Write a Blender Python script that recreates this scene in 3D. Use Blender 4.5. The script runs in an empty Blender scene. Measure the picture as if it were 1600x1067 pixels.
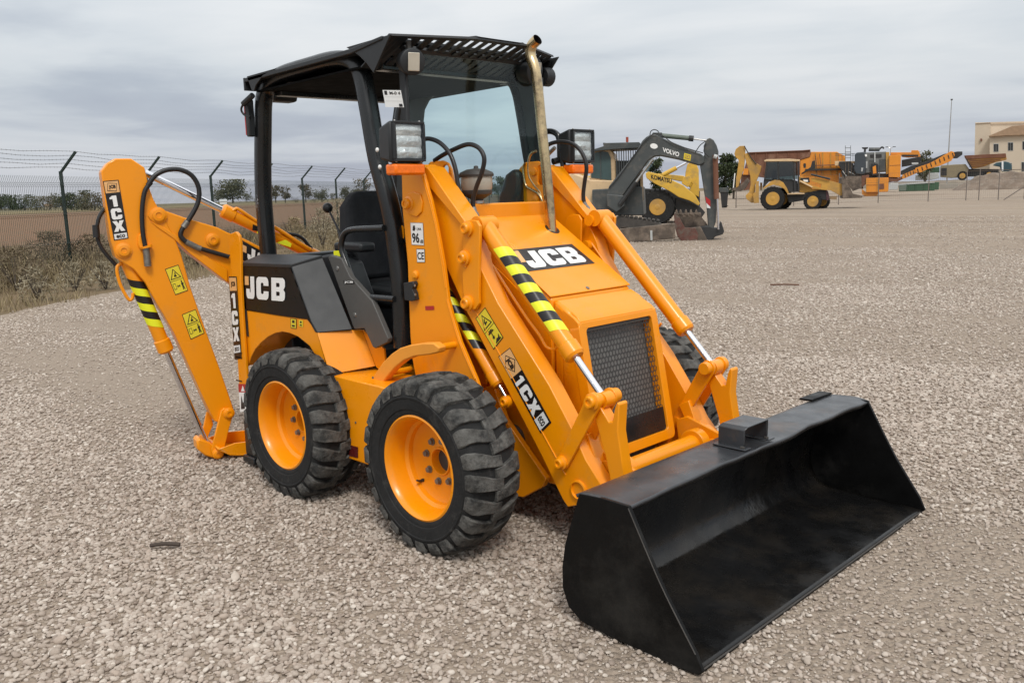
import bpy, bmesh, math, random
import numpy as np
from mathutils import Vector, Matrix, noise
from mathutils.geometry import tessellate_polygon
rnd = random.Random(7)
S = bpy.context.scene
C = S.collection

# ------------------------------------------------------------------ camera
CF = 1362.57                        # focal length in pixels of a 1600 px wide frame
CP = Vector((2.78823, -3.07809, 1.49959))
_ya, _pi, _ro = 2.3577063, 0.16818968, -0.02900771
FW = Vector((math.cos(_ya)*math.cos(_pi), math.sin(_ya)*math.cos(_pi), -math.sin(_pi)))
_r = Vector((math.sin(_ya), -math.cos(_ya), 0)); _u = _r.cross(FW)
RT = math.cos(_ro)*_r + math.sin(_ro)*_u
UP = -math.sin(_ro)*_r + math.cos(_ro)*_u
cam = bpy.data.cameras.new('camera'); co = bpy.data.objects.new('camera', cam); C.objects.link(co)
M3 = Matrix((RT, UP, -FW)).transposed()
co.matrix_world = Matrix.Translation(CP) @ M3.to_4x4()
cam.sensor_width = 36; cam.lens = CF*36/1600; cam.clip_start = .05; cam.clip_end = 6000
S.camera = co

# ------------------------------------------------------------------ sky, sun, exposure
SUN_EL, SUN_AZ = math.radians(52), math.radians(-35)     # azimuth measured from +x
W = bpy.data.worlds.new('World'); S.world = W; W.use_nodes = True
nt = W.node_tree; nt.nodes.clear(); N = nt.nodes.new; LK = nt.links.new
def mth(op, a, b=None, t=None, clamp=False):
    n = t.nodes.new('ShaderNodeMath'); n.operation = op; n.use_clamp = clamp
    for i, v in enumerate((a, b)):
        if v is None: continue
        if isinstance(v, (int, float)): n.inputs[i].default_value = v
        else: t.links.new(v, n.inputs[i])
    return n.outputs[0]
def ramp(t, fac, stops):
    n = t.nodes.new('ShaderNodeValToRGB'); t.links.new(fac, n.inputs[0])
    while len(n.color_ramp.elements) < len(stops): n.color_ramp.elements.new(.5)
    for e, (p, c) in zip(n.color_ramp.elements, stops):
        e.position = p; e.color = (*c, 1) if len(c) == 3 else c
    return n.outputs[0]
def mixc(t, fac, a, b, mode='MIX'):
    n = t.nodes.new('ShaderNodeMix'); n.data_type = 'RGBA'; n.blend_type = mode
    for s, v in ((0, fac), (6, a), (7, b)):
        if hasattr(v, 'links') or hasattr(v, 'is_linked'): t.links.new(v, n.inputs[s])
        elif isinstance(v, (int, float)): n.inputs[s].default_value = v
        else: n.inputs[s].default_value = (*v, 1)
    return n.outputs[2]
sky = N('ShaderNodeTexSky'); sky.sky_type = 'NISHITA'; sky.sun_disc = False
sky.sun_elevation = SUN_EL; sky.sun_rotation = math.radians(90) - SUN_AZ
tc = N('ShaderNodeTexCoord'); sp = N('ShaderNodeSeparateXYZ'); LK(tc.outputs['Generated'], sp.inputs[0])
zc = mth('MAXIMUM', sp.outputs[2], 0.0, nt)
den = mth('ADD', zc, .055, nt)
cx = N('ShaderNodeCombineXYZ')
LK(mth('DIVIDE', sp.outputs[0], den, nt), cx.inputs[0]); LK(mth('DIVIDE', sp.outputs[1], den, nt), cx.inputs[1])
def nz(scale, detail, rough, off, vec=None, t=nt, dist=0):
    n = t.nodes.new('ShaderNodeTexNoise'); n.inputs['Scale'].default_value = scale
    n.inputs['Detail'].default_value = detail; n.inputs['Roughness'].default_value = rough
    n.inputs['Distortion'].default_value = dist
    mp = t.nodes.new('ShaderNodeMapping'); mp.inputs['Location'].default_value = off
    t.links.new(vec, mp.inputs[0]); t.links.new(mp.outputs[0], n.inputs[0]); return n.outputs[0]
n1 = nz(.17, 7, .5, (3.1, 1.7, 0), cx.outputs[0], dist=.6)
n2 = nz(.75, 5, .5, (9.1, 4.7, 0), cx.outputs[0], dist=.5)
nn = mth('ADD', mth('MULTIPLY', n1, .80, nt), mth('MULTIPLY', n2, .20, nt), nt)
# more and lighter cloud higher up, flat lilac-grey bank at the horizon
nn = mth('ADD', nn, mth('MULTIPLY', zc, .38, nt), nt)
cl = ramp(nt, nn, [(.40, (.42, .465, .545)), (.475, (.50, .55, .62)), (.535, (.68, .725, .765)), (.61, (.80, .825, .845))])
hz = ramp(nt, sp.outputs[2], [(0, (1, 1, 1)), (.12, (0, 0, 0))])
cl = mixc(nt, mth('MULTIPLY', hz, .6, nt), cl, (.44, .45, .53))
gr = N('ShaderNodeMapRange'); LK(zc, gr.inputs[0]); gr.inputs[1].default_value = .12; gr.inputs[2].default_value = 1
gr.inputs[3].default_value = 1.0; gr.inputs[4].default_value = 1.9
cv = N('ShaderNodeVectorMath'); cv.operation = 'SCALE'; LK(cl, cv.inputs[0]); LK(gr.outputs[0], cv.inputs[3])
b1 = N('ShaderNodeBackground'); LK(sky.outputs[0], b1.inputs[0]); b1.inputs[1].default_value = .06
b2 = N('ShaderNodeBackground'); LK(cv.outputs[0], b2.inputs[0]); b2.inputs[1].default_value = 1.0
mx = N('ShaderNodeMixShader'); mx.inputs[0].default_value = .93
LK(b1.outputs[0], mx.inputs[1]); LK(b2.outputs[0], mx.inputs[2])
wo = N('ShaderNodeOutputWorld'); LK(mx.outputs[0], wo.inputs[0])
sl = bpy.data.lights.new('sun', 'SUN'); sl.energy = 1.9; sl.angle = math.radians(13); sl.color = (1, .96, .9)
so = bpy.data.objects.new('sun', sl); C.objects.link(so)
sd = Vector((math.cos(SUN_EL)*math.cos(SUN_AZ), math.cos(SUN_EL)*math.sin(SUN_AZ), math.sin(SUN_EL)))
so.rotation_euler = sd.to_track_quat('Z', 'Y').to_euler()
S.view_settings.view_transform = 'Standard'; S.view_settings.look = 'None'
S.view_settings.exposure = 0.0; S.view_settings.gamma = 1; S.view_settings.use_curve_mapping = False

# ------------------------------------------------------------------ measuring helpers (photograph pixel -> point on a real plane)
def ray(px, py): return FW*CF + RT*(px-800) - UP*(py-533.5)
def onY(px, py, y):
    d = ray(px, py); t = (y-CP.y)/d.y; return CP + t*d
def onX(px, py, x):
    d = ray(px, py); t = (x-CP.x)/d.x; return CP + t*d
def onZ(px, py, z=0):
    d = ray(px, py); t = (z-CP.z)/d.z; return CP + t*d
ZS = {1:(360,30,2.963),2:(130,240,3.81),3:(230,480,3.3333),4:(480,300,3.5575),5:(540,520,2.807),6:(760,330,2.481),7:(860,580,2.192),
      8:(880,180,4.2105),11:(340,380,4.4467),12:(600,180,5.3333),13:(580,50,5.3333),17:(1140,210,8.206),18:(1280,210,8.206),
      19:(1430,180,7.112),20:(0,270,5.082),21:(330,240,5.926),22:(490,300,4.106),23:(840,180,6.275),24:(640,230,3.95),0:(0,0,1)}
def Z(k, *pts):
    ox, oy, s = ZS[k]; return [(x/s+ox, y/s+oy) for x, y in pts]
def yz(pts, y):                       # pixels -> (x, z) on the plane y
    return [(p.x, p.z) for p in (onY(a, b, y) for a, b in pts)]

# ------------------------------------------------------------------ materials
def mat(name, col, rough=.5, metal=0, var=.12, vscale=6, bump=0, bscale=60, coat=0, dirt=None, dscale=3, dlo=.5, dhi=.7, spec=.5, rvar=.1):
    m = bpy.data.materials.new(name); m.use_nodes = True; t = m.node_tree; b = t.nodes['Principled BSDF']
    tcn = t.nodes.new('ShaderNodeTexCoord'); v = tcn.outputs['Object']
    n = nz(vscale, 5, .6, (0, 0, 0), v, t)
    a = tuple(c*(1-var) for c in col); c2 = tuple(min(1, c*(1+var)) for c in col)
    cc = ramp(t, n, [(.3, a), (.7, c2)])
    if dirt:
        dn = nz(dscale, 7, .7, (5, 2, 8), v, t)
        f = ramp(t, dn, [(dlo, (0, 0, 0)), (dhi, (1, 1, 1))])
        cc = mixc(t, f, cc, dirt)
    t.links.new(cc, b.inputs['Base Color'])
    rr = t.nodes.new('ShaderNodeMapRange'); t.links.new(nz(vscale*2.3, 4, .6, (7, 1, 3), v, t), rr.inputs[0])
    rr.inputs[1].default_value = .3; rr.inputs[2].default_value = .7
    rr.inputs[3].default_value = max(.02, rough-rvar); rr.inputs[4].default_value = min(1, rough+rvar)
    t.links.new(rr.outputs[0], b.inputs['Roughness'])
    b.inputs['Metallic'].default_value = metal; b.inputs['Coat Weight'].default_value = coat
    b.inputs['Coat Roughness'].default_value = .15; b.inputs['Specular IOR Level'].default_value = spec
    if bump:
        bn = t.nodes.new('ShaderNodeBump'); bn.inputs['Strength'].default_value = bump; bn.inputs['Distance'].default_value = .01
        t.links.new(nz(bscale, 5, .6, (0, 0, 0), v, t), bn.inputs['Height']); t.links.new(bn.outputs[0], b.inputs['Normal'])
    return m
M = {}
M['yel'] = mat('orange_paint', (.84, .285, .0012), .34, var=.05, vscale=2, coat=.18, bump=.035, bscale=30, dirt=(.55, .25, .06), dscale=3.4, dlo=.56, dhi=.85, spec=.42)
M['yel2'] = mat('orange_paint_flat', (.80, .31, .03), .6, var=.06, vscale=4)
M['black'] = mat('black_paint', (.010, .011, .012), .28, var=.2, vscale=3, bump=.05, bscale=30, rvar=.08)
M['coverblack'] = mat('cover_black', (.007, .007, .008), .35, spec=.22, var=.1)
M['bucket'] = mat('bucket_paint', (.0050, .0050, .0050), .42, spec=.14, var=.3, vscale=4, bump=.25, bscale=12, dirt=(.035, .033, .03), dscale=2.5, dlo=.5, dhi=.8, rvar=.16)
M['shell'] = mat('scraped_black_paint', (.006, .006, .0062), .27, spec=.36, var=.3, vscale=3, bump=.35, bscale=9, dirt=(.022, .018, .014), dscale=3.5, dlo=.45, dhi=.75, rvar=.16)
M['plate'] = mat('bucket_top_paint', (.032, .034, .038), .33, var=.3, vscale=5, bump=.2, bscale=10, dirt=(.10, .065, .045), dscale=3, dlo=.55, dhi=.75)
M['plastic'] = mat('black_plastic', (.014, .016, .018), .52, var=.08, vscale=5, bump=.05, bscale=400, rvar=.03)
M['grey'] = mat('grey_panel', (.075, .072, .067), .55, var=.1)
M['rubber'] = mat('rubber_hose', (.012, .012, .013), .45)
M['tyre'] = mat('tyre_rubber', (.017, .017, .017), .8, spec=.25, var=.25, vscale=9, bump=.4, bscale=50, dirt=(.07, .066, .06), dscale=11, dlo=.56, dhi=.78)
M['lug'] = mat('worn_tread_rubber', (.095, .092, .085), .92, spec=.2, var=.4, vscale=22, bump=1.0, bscale=45, dirt=(.03, .03, .029), dscale=14, dlo=.46, dhi=.62)
M['chrome'] = mat('chrome', (.75, .75, .78), .12, 1, var=.02, rvar=.03)
M['steel'] = mat('steel', (.45, .44, .42), .4, 1)
M['brass'] = mat('heated_exhaust_steel', (.58, .44, .25), .26, 1, var=.2, vscale=8, dirt=(.16, .12, .09), dscale=14, dlo=.5, dhi=.75)
M['white'] = mat('white_print', (.78, .78, .76), .5, var=.03)
M['inkblack'] = mat('black_print', (.012, .010, .010), .35, var=.05)
M['inkyel'] = mat('yellow_print', (.75, .60, .03), .45, var=.04)
M['neon'] = mat('reflective_yellow', (.80, .82, .02), .4, var=.04)
M['inkbeige'] = mat('beige_print', (.75, .42, .17), .45, var=.03)
M['inkred'] = mat('red_print', (.40, .02, .02), .4)
M['darkred'] = mat('dark_red_reflector', (.10, .012, .012), .3)
M['amber'] = mat('amber_plastic', (.88, .17, .004), .2, var=.15, vscale=40)
M['fitting'] = mat('hose_fitting', (.20, .19, .17), .45, .6, var=.3, vscale=40)
M['lens'] = mat('lamp_reflector', (.95, .96, .97), .18, .35, var=.35, vscale=30, bump=.8, bscale=55)
M['bowl'] = mat('smoky_bowl', (.36, .33, .27), .3, var=.12)
M['dust'] = mat('dusty_black', (.05, .045, .04), .6, var=.2, vscale=15)
M['sticker'] = mat('paper', (.7, .71, .7), .6, var=.03)
M['meshblack'] = mat('mesh_black', (.018, .018, .018), .6)
M['radiator'] = mat('radiator_core', (.24, .24, .23), .5, .2, var=.3, vscale=60)
def glass(name, col, gl=.08):
    m = bpy.data.materials.new(name); m.use_nodes = True; t = m.node_tree; t.nodes.clear()
    tr = t.nodes.new('ShaderNodeBsdfTransparent'); tr.inputs[0].default_value = (*col, 1)
    g = t.nodes.new('ShaderNodeBsdfGlossy'); g.inputs['Roughness'].default_value = .03
    fr = t.nodes.new('ShaderNodeLayerWeight'); fr.inputs[0].default_value = .07
    mx = t.nodes.new('ShaderNodeMixShader'); o = t.nodes.new('ShaderNodeOutputMaterial')
    t.links.new(mth('ADD', fr.outputs[0], gl, t, True), mx.inputs[0])
    t.links.new(tr.outputs[0], mx.inputs[1]); t.links.new(g.outputs[0], mx.inputs[2]); t.links.new(mx.outputs[0], o.inputs[0]); return m
M['glass'] = glass('windscreen_glass', (.86, .955, .955), .02)
M['dglass'] = glass('dark_cab_glass', (.50, .56, .54), .08)
M['ceil'] = mat('matt_black_lining', (.006, .006, .006), .9, spec=.05)
M['tintpane'] = mat('tinted_pane', (.045, .075, .072), .12, var=.3, vscale=1.5)

# ------------------------------------------------------------------ mesh builder
def cr(path, k=6):                    # smooth a path
    P = [Vector(p) for p in path]; out = []
    for i in range(len(P)-1):
        a, b, c, d = P[max(i-1, 0)], P[i], P[i+1], P[min(i+2, len(P)-1)]
        for j in range(k):
            t = j/k; out.append(.5*((2*b)+(c-a)*t+(2*a-5*b+4*c-d)*t*t+(3*b-a-3*c+d)*t**3))
    out.append(P[-1]); return out
class MB:
    def __init__(s): s.v = []; s.f = []; s.m = []; s.mi = 0
    def add(s, v, f):
        o = len(s.v); s.v += [tuple(x) for x in v]; s.f += [[i+o for i in q] for q in f]; s.m += [s.mi]*len(f); return s
    def box(s, x0, x1, y0, y1, z0, z1):
        v = [(x, y, z) for x in (x0, x1) for y in (y0, y1) for z in (z0, z1)]
        return s.add(v, [(0, 1, 3, 2), (4, 6, 7, 5), (0, 4, 5, 1), (2, 3, 7, 6), (0, 2, 6, 4), (1, 5, 7, 3)])
    def hexa(s, v):                   # 8 points: bottom 4, top 4
        return s.add(v, [(0, 3, 2, 1), (4, 5, 6, 7), (0, 1, 5, 4), (1, 2, 6, 5), (2, 3, 7, 6), (3, 0, 4, 7)])
    def prism(s, pts, vec, holes=()):
        vec = Vector(vec); P = [Vector(p) for p in pts]; n = len(P)
        if not holes:
            return s.add(P+[p+vec for p in P], [list(range(n))[::-1], [i+n for i in range(n)]]+[(i, (i+1) % n, (i+1) % n+n, i+n) for i in range(n)])
        loops = [P]+[[Vector(p) for p in h] for h in holes]; al = [p for l in loops for p in l]; T = tessellate_polygon(loops); m = len(al)
        F = [tuple(t) for t in T]+[tuple(i+m for i in t[::-1]) for t in T]; o = 0
        for l in loops:
            k = len(l); F += [(o+i, o+(i+1) % k, o+(i+1) % k+m, o+i+m) for i in range(k)]; o += k
        return s.add(al+[p+vec for p in al], F)
    def py(s, xz, y0, y1, holes=()):  # (x,z) outline swept from y0 to y1
        return s.prism([(x, y0, z) for x, z in xz], (0, y1-y0, 0), [[(x, y0, z) for x, z in h] for h in holes])
    def pz(s, xy, z0, z1, holes=()):
        return s.prism([(x, y, z0) for x, y in xy], (0, 0, z1-z0), [[(x, y, z0) for x, y in h] for h in holes])
    def tube(s, path, r, n=10, sq=0, caps=True, flat=1.0, side=None):
        P = [Vector(p) for p in path]; R = r if isinstance(r, (list, tuple)) else [r]*len(P)
        T = [(P[min(i+1, len(P)-1)]-P[max(i-1, 0)]).normalized() for i in range(len(P))]
        a = Vector(side) if side else Vector((0, 0, 1)) if abs(T[0].z) < .9 else Vector((1, 0, 0))
        a = (a-a.dot(T[0])*T[0]).normalized(); v = []; f = []
        for i, p in enumerate(P):
            a = (a-a.dot(T[i])*T[i]).normalized(); b = T[i].cross(a)
            for k in range(n):
                th = 2*math.pi*(k+.5)/n; c, q = math.cos(th), math.sin(th)
                if sq: e = (abs(c)**sq+abs(q)**sq)**(-1/sq); c *= e; q *= e
                v.append(p+R[i]*(c*a+q*b*flat))
        for i in range(len(P)-1):
            for k in range(n):
                k2 = (k+1) % n; f.append((i*n+k, i*n+k2, (i+1)*n+k2, (i+1)*n+k))
        if caps: f.append(list(range(n))[::-1]); f.append([(len(P)-1)*n+k for k in range(n)])
        return s.add(v, f)
    def cyl(s, a, b, r, r2=None, n=20): return s.tube([a, b], [r, r if r2 is None else r2], n)
    def lathe(s, prof, o, ax, n=48, close=False):   # prof: (radius, height along ax)
        o = Vector(o); ax = Vector(ax).normalized(); a = Vector((0, 0, 1)) if abs(ax.z) < .9 else Vector((1, 0, 0))
        a = (a-a.dot(ax)*ax).normalized(); b = ax.cross(a); v = []; f = []
        for r, h in prof:
            for k in range(n):
                th = 2*math.pi*k/n; v.append(o+ax*h+(a*math.cos(th)+b*math.sin(th))*r)
        m = len(prof)
        for i in range(m if close else m-1):
            j = (i+1) % m
            for k in range(n):
                k2 = (k+1) % n; f.append((i*n+k, i*n+k2, j*n+k2, j*n+k))
        if not close: f.append(list(range(n))[::-1]); f.append([(m-1)*n+k for k in range(n)])
        return s.add(v, f)
    def sphere(s, o, r, n=14, sc=(1, 1, 1)):
        v = []; f = []; o = Vector(o); m = n//2
        for i in range(m+1):
            for k in range(n):
                a = math.pi*i/m; t = 2*math.pi*k/n
                v.append(o+Vector((r*sc[0]*math.sin(a)*math.cos(t), r*sc[1]*math.sin(a)*math.sin(t), r*sc[2]*math.cos(a))))
        for i in range(m):
            for k in range(n): f.append((i*n+k, (i+1)*n+k, (i+1)*n+(k+1) % n, i*n+(k+1) % n))
        return s.add(v, f)
    def build(s, name, m, parent=None, bev=0, ang=35, recalc=True, smooth=True):
        me = bpy.data.meshes.new(name); me.from_pydata(s.v, [], s.f)
        ms = m if isinstance(m, (list, tuple)) else [m]
        for q in ms: me.materials.append(M[q] if isinstance(q, str) else q)
        if len(ms) > 1: me.polygons.foreach_set('material_index', s.m)
        if recalc:
            bm = bmesh.new(); bm.from_mesh(me); bmesh.ops.remove_doubles(bm, verts=bm.verts, dist=1e-5)
            bmesh.ops.recalc_face_normals(bm, faces=bm.faces); bm.to_mesh(me); bm.free()
        if smooth:
            me.polygons.foreach_set('use_smooth', [True]*len(me.polygons)); me.set_sharp_from_angle(angle=math.radians(ang))
        o = bpy.data.objects.new(name, me); C.objects.link(o)
        if parent: o.parent = parent
        if bev:
            b = o.modifiers.new('bevel', 'BEVEL'); b.width = bev; b.segments = 2; b.limit_method = 'ANGLE'; b.angle_limit = math.radians(40)
        return o
def tag(o, label=None, cat=None, group=None, kind=None):
    if label: o['label'] = label
    if cat: o['category'] = cat
    if group: o['group'] = group
    if kind: o['kind'] = kind
    return o
def thing(name, label, cat, loc=(0, 0, 0), rz=0, group=None):
    o = bpy.data.objects.new(name, None); C.objects.link(o); o.location = loc; o.rotation_euler = (0, 0, rz); o.empty_display_size = .2
    return tag(o, label, cat, group)
def copytree(o, parent=None):
    c = o.copy(); C.objects.link(c); c.parent = parent
    for ch in [x for x in bpy.data.objects if x.parent is o]: copytree(ch, c)
    return c

# flat print: a patch given by four real corner points (top-left, top-right, bottom-right, bottom-left)
GL = {'J': [[(.52, 1), (1, 1), (1, .2), (.95, .08), (.84, 0), (.18, 0), (.05, .08), (0, .2), (0, .44), (.42, .44), (.42, .32), (.48, .26), (.52, .32)]],
 'C': [[(1, .8), (.95, .93), (.82, 1), (.18, 1), (.05, .93), (0, .8), (0, .2), (.05, .07), (.18, 0), (.82, 0), (.95, .07), (1, .2), (1, .38), (.6, .38), (.6, .3), (.54, .25), (.44, .25), (.38, .3), (.38, .7), (.44, .75), (.54, .75), (.6, .7), (.6, .62), (1, .62)]],
 'B': [[(0, 0), (.36, 0), (.36, 1), (0, 1)], [(.36, 1), (.84, 1), (.96, .93), (1, .82), (1, .64), (.9, .5), (1, .38), (1, .18), (.96, .07), (.84, 0), (.36, 0), (.36, .22), (.58, .22), (.62, .26), (.62, .36), (.58, .4), (.36, .4), (.36, .6), (.56, .6), (.61, .64), (.61, .74), (.56, .78), (.36, .78)]],
 '1': [[(.38, 1), (.8, 1), (.8, 0), (.38, 0), (.38, .7), (.1, .7), (.1, .84)]],
 'X': [[(0, 1), (.38, 1), (.5, .72), (.62, 1), (1, 1), (.72, .5), (1, 0), (.62, 0), (.5, .28), (.38, 0), (0, 0), (.28, .5)]]}
_tx = {}
def textmesh(s, bold):
    k = (s, bold)
    if k not in _tx:
        cu = bpy.data.curves.new('t', 'FONT'); cu.body = s; cu.offset = bold; cu.resolution_u = 3
        o = bpy.data.objects.new('t', cu); C.objects.link(o); bpy.context.view_layer.update()
        me = bpy.data.meshes.new_from_object(o.evaluated_get(bpy.context.evaluated_depsgraph_get()))
        v = [(a.co.x, a.co.y) for a in me.vertices]; f = [list(p.vertices) for p in me.polygons]
        bpy.data.objects.remove(o); bpy.data.curves.remove(cu); bpy.data.meshes.remove(me)
        x0 = min(a for a, b in v); x1 = max(a for a, b in v); y0 = min(b for a, b in v); y1 = max(b for a, b in v)
        _tx[k] = ([((a-x0)/(x1-x0), (b-y0)/(y1-y0)) for a, b in v], f)
    return _tx[k]
class Decal:
    def __init__(s, tl, tr, br, bl, out=None):
        s.c = [Vector(p) for p in (tl, tr, br, bl)]; n = (s.c[1]-s.c[0]).cross(s.c[3]-s.c[0]).normalized()
        if n.dot((CP if out is None else Vector(out))-s.c[0]) < 0: n = -n
        s.n = n; s.b = MB(); s.mats = []; s.lay = 0
    def pt(s, u, v, off):             # v up
        a = s.c[3].lerp(s.c[2], u); b = s.c[0].lerp(s.c[1], u); return a.lerp(b, v)+s.n*off
    def _m(s, m):
        if m not in s.mats: s.mats.append(m)
        s.b.mi = s.mats.index(m)
    def poly(s, pts, m, lift=None):
        s._m(m); s.lay += 1; off = .0012+.0006*(s.lay if lift is None else lift)
        s.b.add([s.pt(u, v, off) for u, v in pts], [list(range(len(pts)))]); return s
    def rect(s, u0, v0, u1, v1, m, lift=None): return s.poly([(u0, v0), (u1, v0), (u1, v1), (u0, v1)], m, lift)
    def glyph(s, ch, u0, v0, u1, v1, m, lift=4, rot=False, shear=0):
        for g in GL[ch]:
            s.poly([(u0+(a+shear*b)*(u1-u0), v0+b*(v1-v0)) for a, b in g], m, lift)
    def text(s, st, u0, v0, u1, v1, m, bold=.02, lift=4):
        V, F = textmesh(st, bold); s._m(m); off = .0012+.0006*lift
        s.b.add([s.pt(u0+a*(u1-u0), v0+b*(v1-v0), off) for a, b in V], F); return s
    def build(s, name, parent, **k):
        return s.b.build(name, s.mats, parent, recalc=False, smooth=False, **k)

# ================================================================== THE BACKHOE LOADER
BL = thing('backhoe_loader', 'orange backhoe loader with open cab and wide black front bucket standing on the gravel', 'backhoe loader', (0, 0, 0))
Y3 = lambda pts, y: [tuple(onY(a, b, y)) for a, b in pts]
def plate(name, px, y0, y1, m='yel', parent=BL, bev=.004, holes=(), sides=(-1, 1), off=(0, 0)):
    """outline read on the near-side plane y=-y0, swept inwards to -y1; mirrored for the far side"""
    xz = [(a+off[0], b+off[1]) for a, b in yz(px, -y0)]; hs = [yz(h, -y0) for h in holes]; out = []
    for s in sides:
        out.append(MB().py(xz, s*y0, s*y1, hs).build(name, m, parent, bev))
    return out
def pin(p, r, y0, y1, name='pin', parent=BL, sides=(-1, 1), boss=True, m='yel'):
    """pin head with a washer, centre p=(x,z)"""
    for s in sides:
        b = MB().lathe([(r*1.45, 0), (r*1.45, .012), (r*1.05, .016), (r*1.05, .028), (r*.9, .034), (r*.55, .034), (r*.5, .029), (0.001, .029)], (p[0], s*(abs(y0)-.002), p[1]), (0, s, 0), 24)
        b.build(name, m, parent, ang=30)
        if boss: MB().cyl((p[0], s*(abs(y0)-.001), p[1]), (p[0], s*(abs(y1)-.008), p[1]), r*1.2, n=20).build('pin_boss', m, parent)

# ---- chassis, belly, hood
HP = [(-.275, 1.375), (-.048, 1.240), (.235, 1.040)]
MB().py([(-1.75, .34), (-1.75, .62), (-.35, .62), (-.1, .80), (.28, .62), (.30, .30), (.26, .20), (-1.5, .20)], -.30, .30).build('chassis', 'yel', BL, .01)
plate('chassis_side_plate', [(770, 600), (789, 655), (820, 700), (853, 748), (848, 760), (818, 777), (700, 760), (690, 640)], .37, .34)
MB().py([(-.275, 1.375), (.235, 1.038), (.235, .60), (-.275, .60)], -.28, .28).build('engine_bay', 'yel', BL, .012)
MB().prism([(-.283, -.285, 1.385), (-.283, .285, 1.385), (.232, .285, 1.046), (.232, -.285, 1.046)], (0, 0, .006)).build('hood_panel', 'yel', BL, .003)
MB().box(-.33, -.276, -.30, .30, 1.30, 1.455).build('scuttle_panel', 'yel', BL, .008)
# front cowl round the radiator
b = MB().py([(.238, 1.040), (.30, 1.010), (.34, .980), (.34, .94), (.30, .93), (.30, .30), (.238, .42)], -.28, .28); b.build('front_cowl', 'yel', BL, .02)
for s in (-1, 1): MB().py([(.295, 1.0), (.36, .965), (.385, .945), (.492, .36), (.46, .30), (.295, .30)], s*.2795, s*.262).build('cowl_side', 'yel', BL, .004)
MB().py([(.30, 1.006), (.36, .972), (.385, .946), (.370, .93), (.30, .95)], -.262, .262).build('cowl_top', 'yel', BL, .006)
FA, FB = Vector((.386, 0, .945)), Vector((.497, 0, .355))          # slanted front face, top and bottom
fu = (FB-FA); fl = fu.length; fu.normalize(); fn = Vector((-fu.z, 0, fu.x)); fn = fn if fn.x > 0 else -fn
def F(u, v, d=0): return Vector((0, u, 0))+FA+fu*(fl*(1-v))+fn*d   # u sideways in metres, v 0 bottom..1 top
def rr(u0, v0, u1, v1, r, rv, k=4):
    o = []
    for cx_, cy_, a0 in ((u1-r, v1-rv, 0), (u0+r, v1-rv, 90), (u0+r, v0+rv, 180), (u1-r, v0+rv, 270)):
        for i in range(k+1):
            t = math.radians(a0+90*i/k); o.append((cx_+r*math.cos(t), cy_+rv*math.sin(t)))
    return o
outer = [F(a, c) for a, c in rr(-.282, -.02, .282, 1.0, .03, .05)]; inner = [F(a, c) for a, c in rr(-.236, .055, .236, .955, .02, .03)]
MB().prism(outer, -fn*.055, [inner]).build('radiator_surround', 'yel', BL, .006)
MB().prism([F(-.25, .04, -.06), F(.25, .04, -.06), F(.25, .96, -.06), F(-.25, .96, -.06)], -fn*.01).build('radiator_core', 'radiator', BL)
b = MB()                                                            # hexagonal mesh
hx = .0115; pu = hx*2*.98; pv = hx*1.75/fl*1.15
nv = int(.72/pv); nu = int(.46/pu)
for i in range(nv+1):
    for j in range(nu+1):
        cu_ = -.228+j*pu+(pu/2 if i % 2 else 0); cv_ = .235+i*pv
        if cu_ > .23 or cv_ > .945: continue
        ro = [F(cu_+hx*1.12*math.cos(math.radians(60*k+30)), cv_+hx*1.28/fl*math.sin(math.radians(60*k+30)), -.014) for k in range(6)]
        ri = [F(cu_+hx*.80*math.cos(math.radians(60*k+30)), cv_+hx*.92/fl*math.sin(math.radians(60*k+30)), -.014) for k in range(6)]
        b.add(ro+ri, [(k, (k+1) % 6, (k+1) % 6+6, k+6) for k in range(6)])
b.build('radiator_mesh', 'meshblack', BL, recalc=False, smooth=False)
MB().prism([F(-.235, .058, -.02), F(.235, .058, -.02), F(.235, .235, -.02), F(-.235, .235, -.02)], fn*.008).build('grille_lower_plate', 'black', BL)
MB().prism([F(-.235, .93, -.020), F(.235, .93, -.020), F(.235, .957, -.020), F(-.235, .957, -.020)], fn*.009).build('grille_top_strip', 'dust', BL)
MB().tube(cr([(.30, -.27, .30), (.47, -.27, .285), (.505, -.22, .285), (.51, 0, .285), (.505, .22, .285), (.47, .27, .285), (.30, .27, .30)]), .022, 10).build('front_guard_bar', 'yel', BL)
MB().box(.30, .44, -.20, .20, .22, .34).build('front_axle_block', 'dust', BL, .01)
# hood side panels with louvre slots, over a black sheet that paints the shade inside
so_ = [(-.26, 1.27), (-.05, 1.135), (.20, .96), (.24, .90), (.24, .52), (-.26, .52)]
slots = []
for k in range(4):
    x = -.20+k*.075; z = 1.13-k*.053
    slots.append([(x, z), (x+.022, z-.012), (x+.030, z-.20), (x+.008, z-.21)])
for s in (-1, 1):
    MB().py([(-.255, 1.22), (.20, .93), (.20, .55), (-.255, .55)], s*.281, s*.283).build('slot_shade_sheet', 'inkblack', BL)
    MB().py(so_, s*.288, s*.294, slots).build('side_panel', 'yel', BL)
    MB().lathe([(.018, 0), (.018, .006), (.011, .008), (.011, .018), (.001, .018)], (.175, s*.294, .70), (0, s, 0), 16).build('side_panel_bolt', 'fitting', BL)
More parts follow.
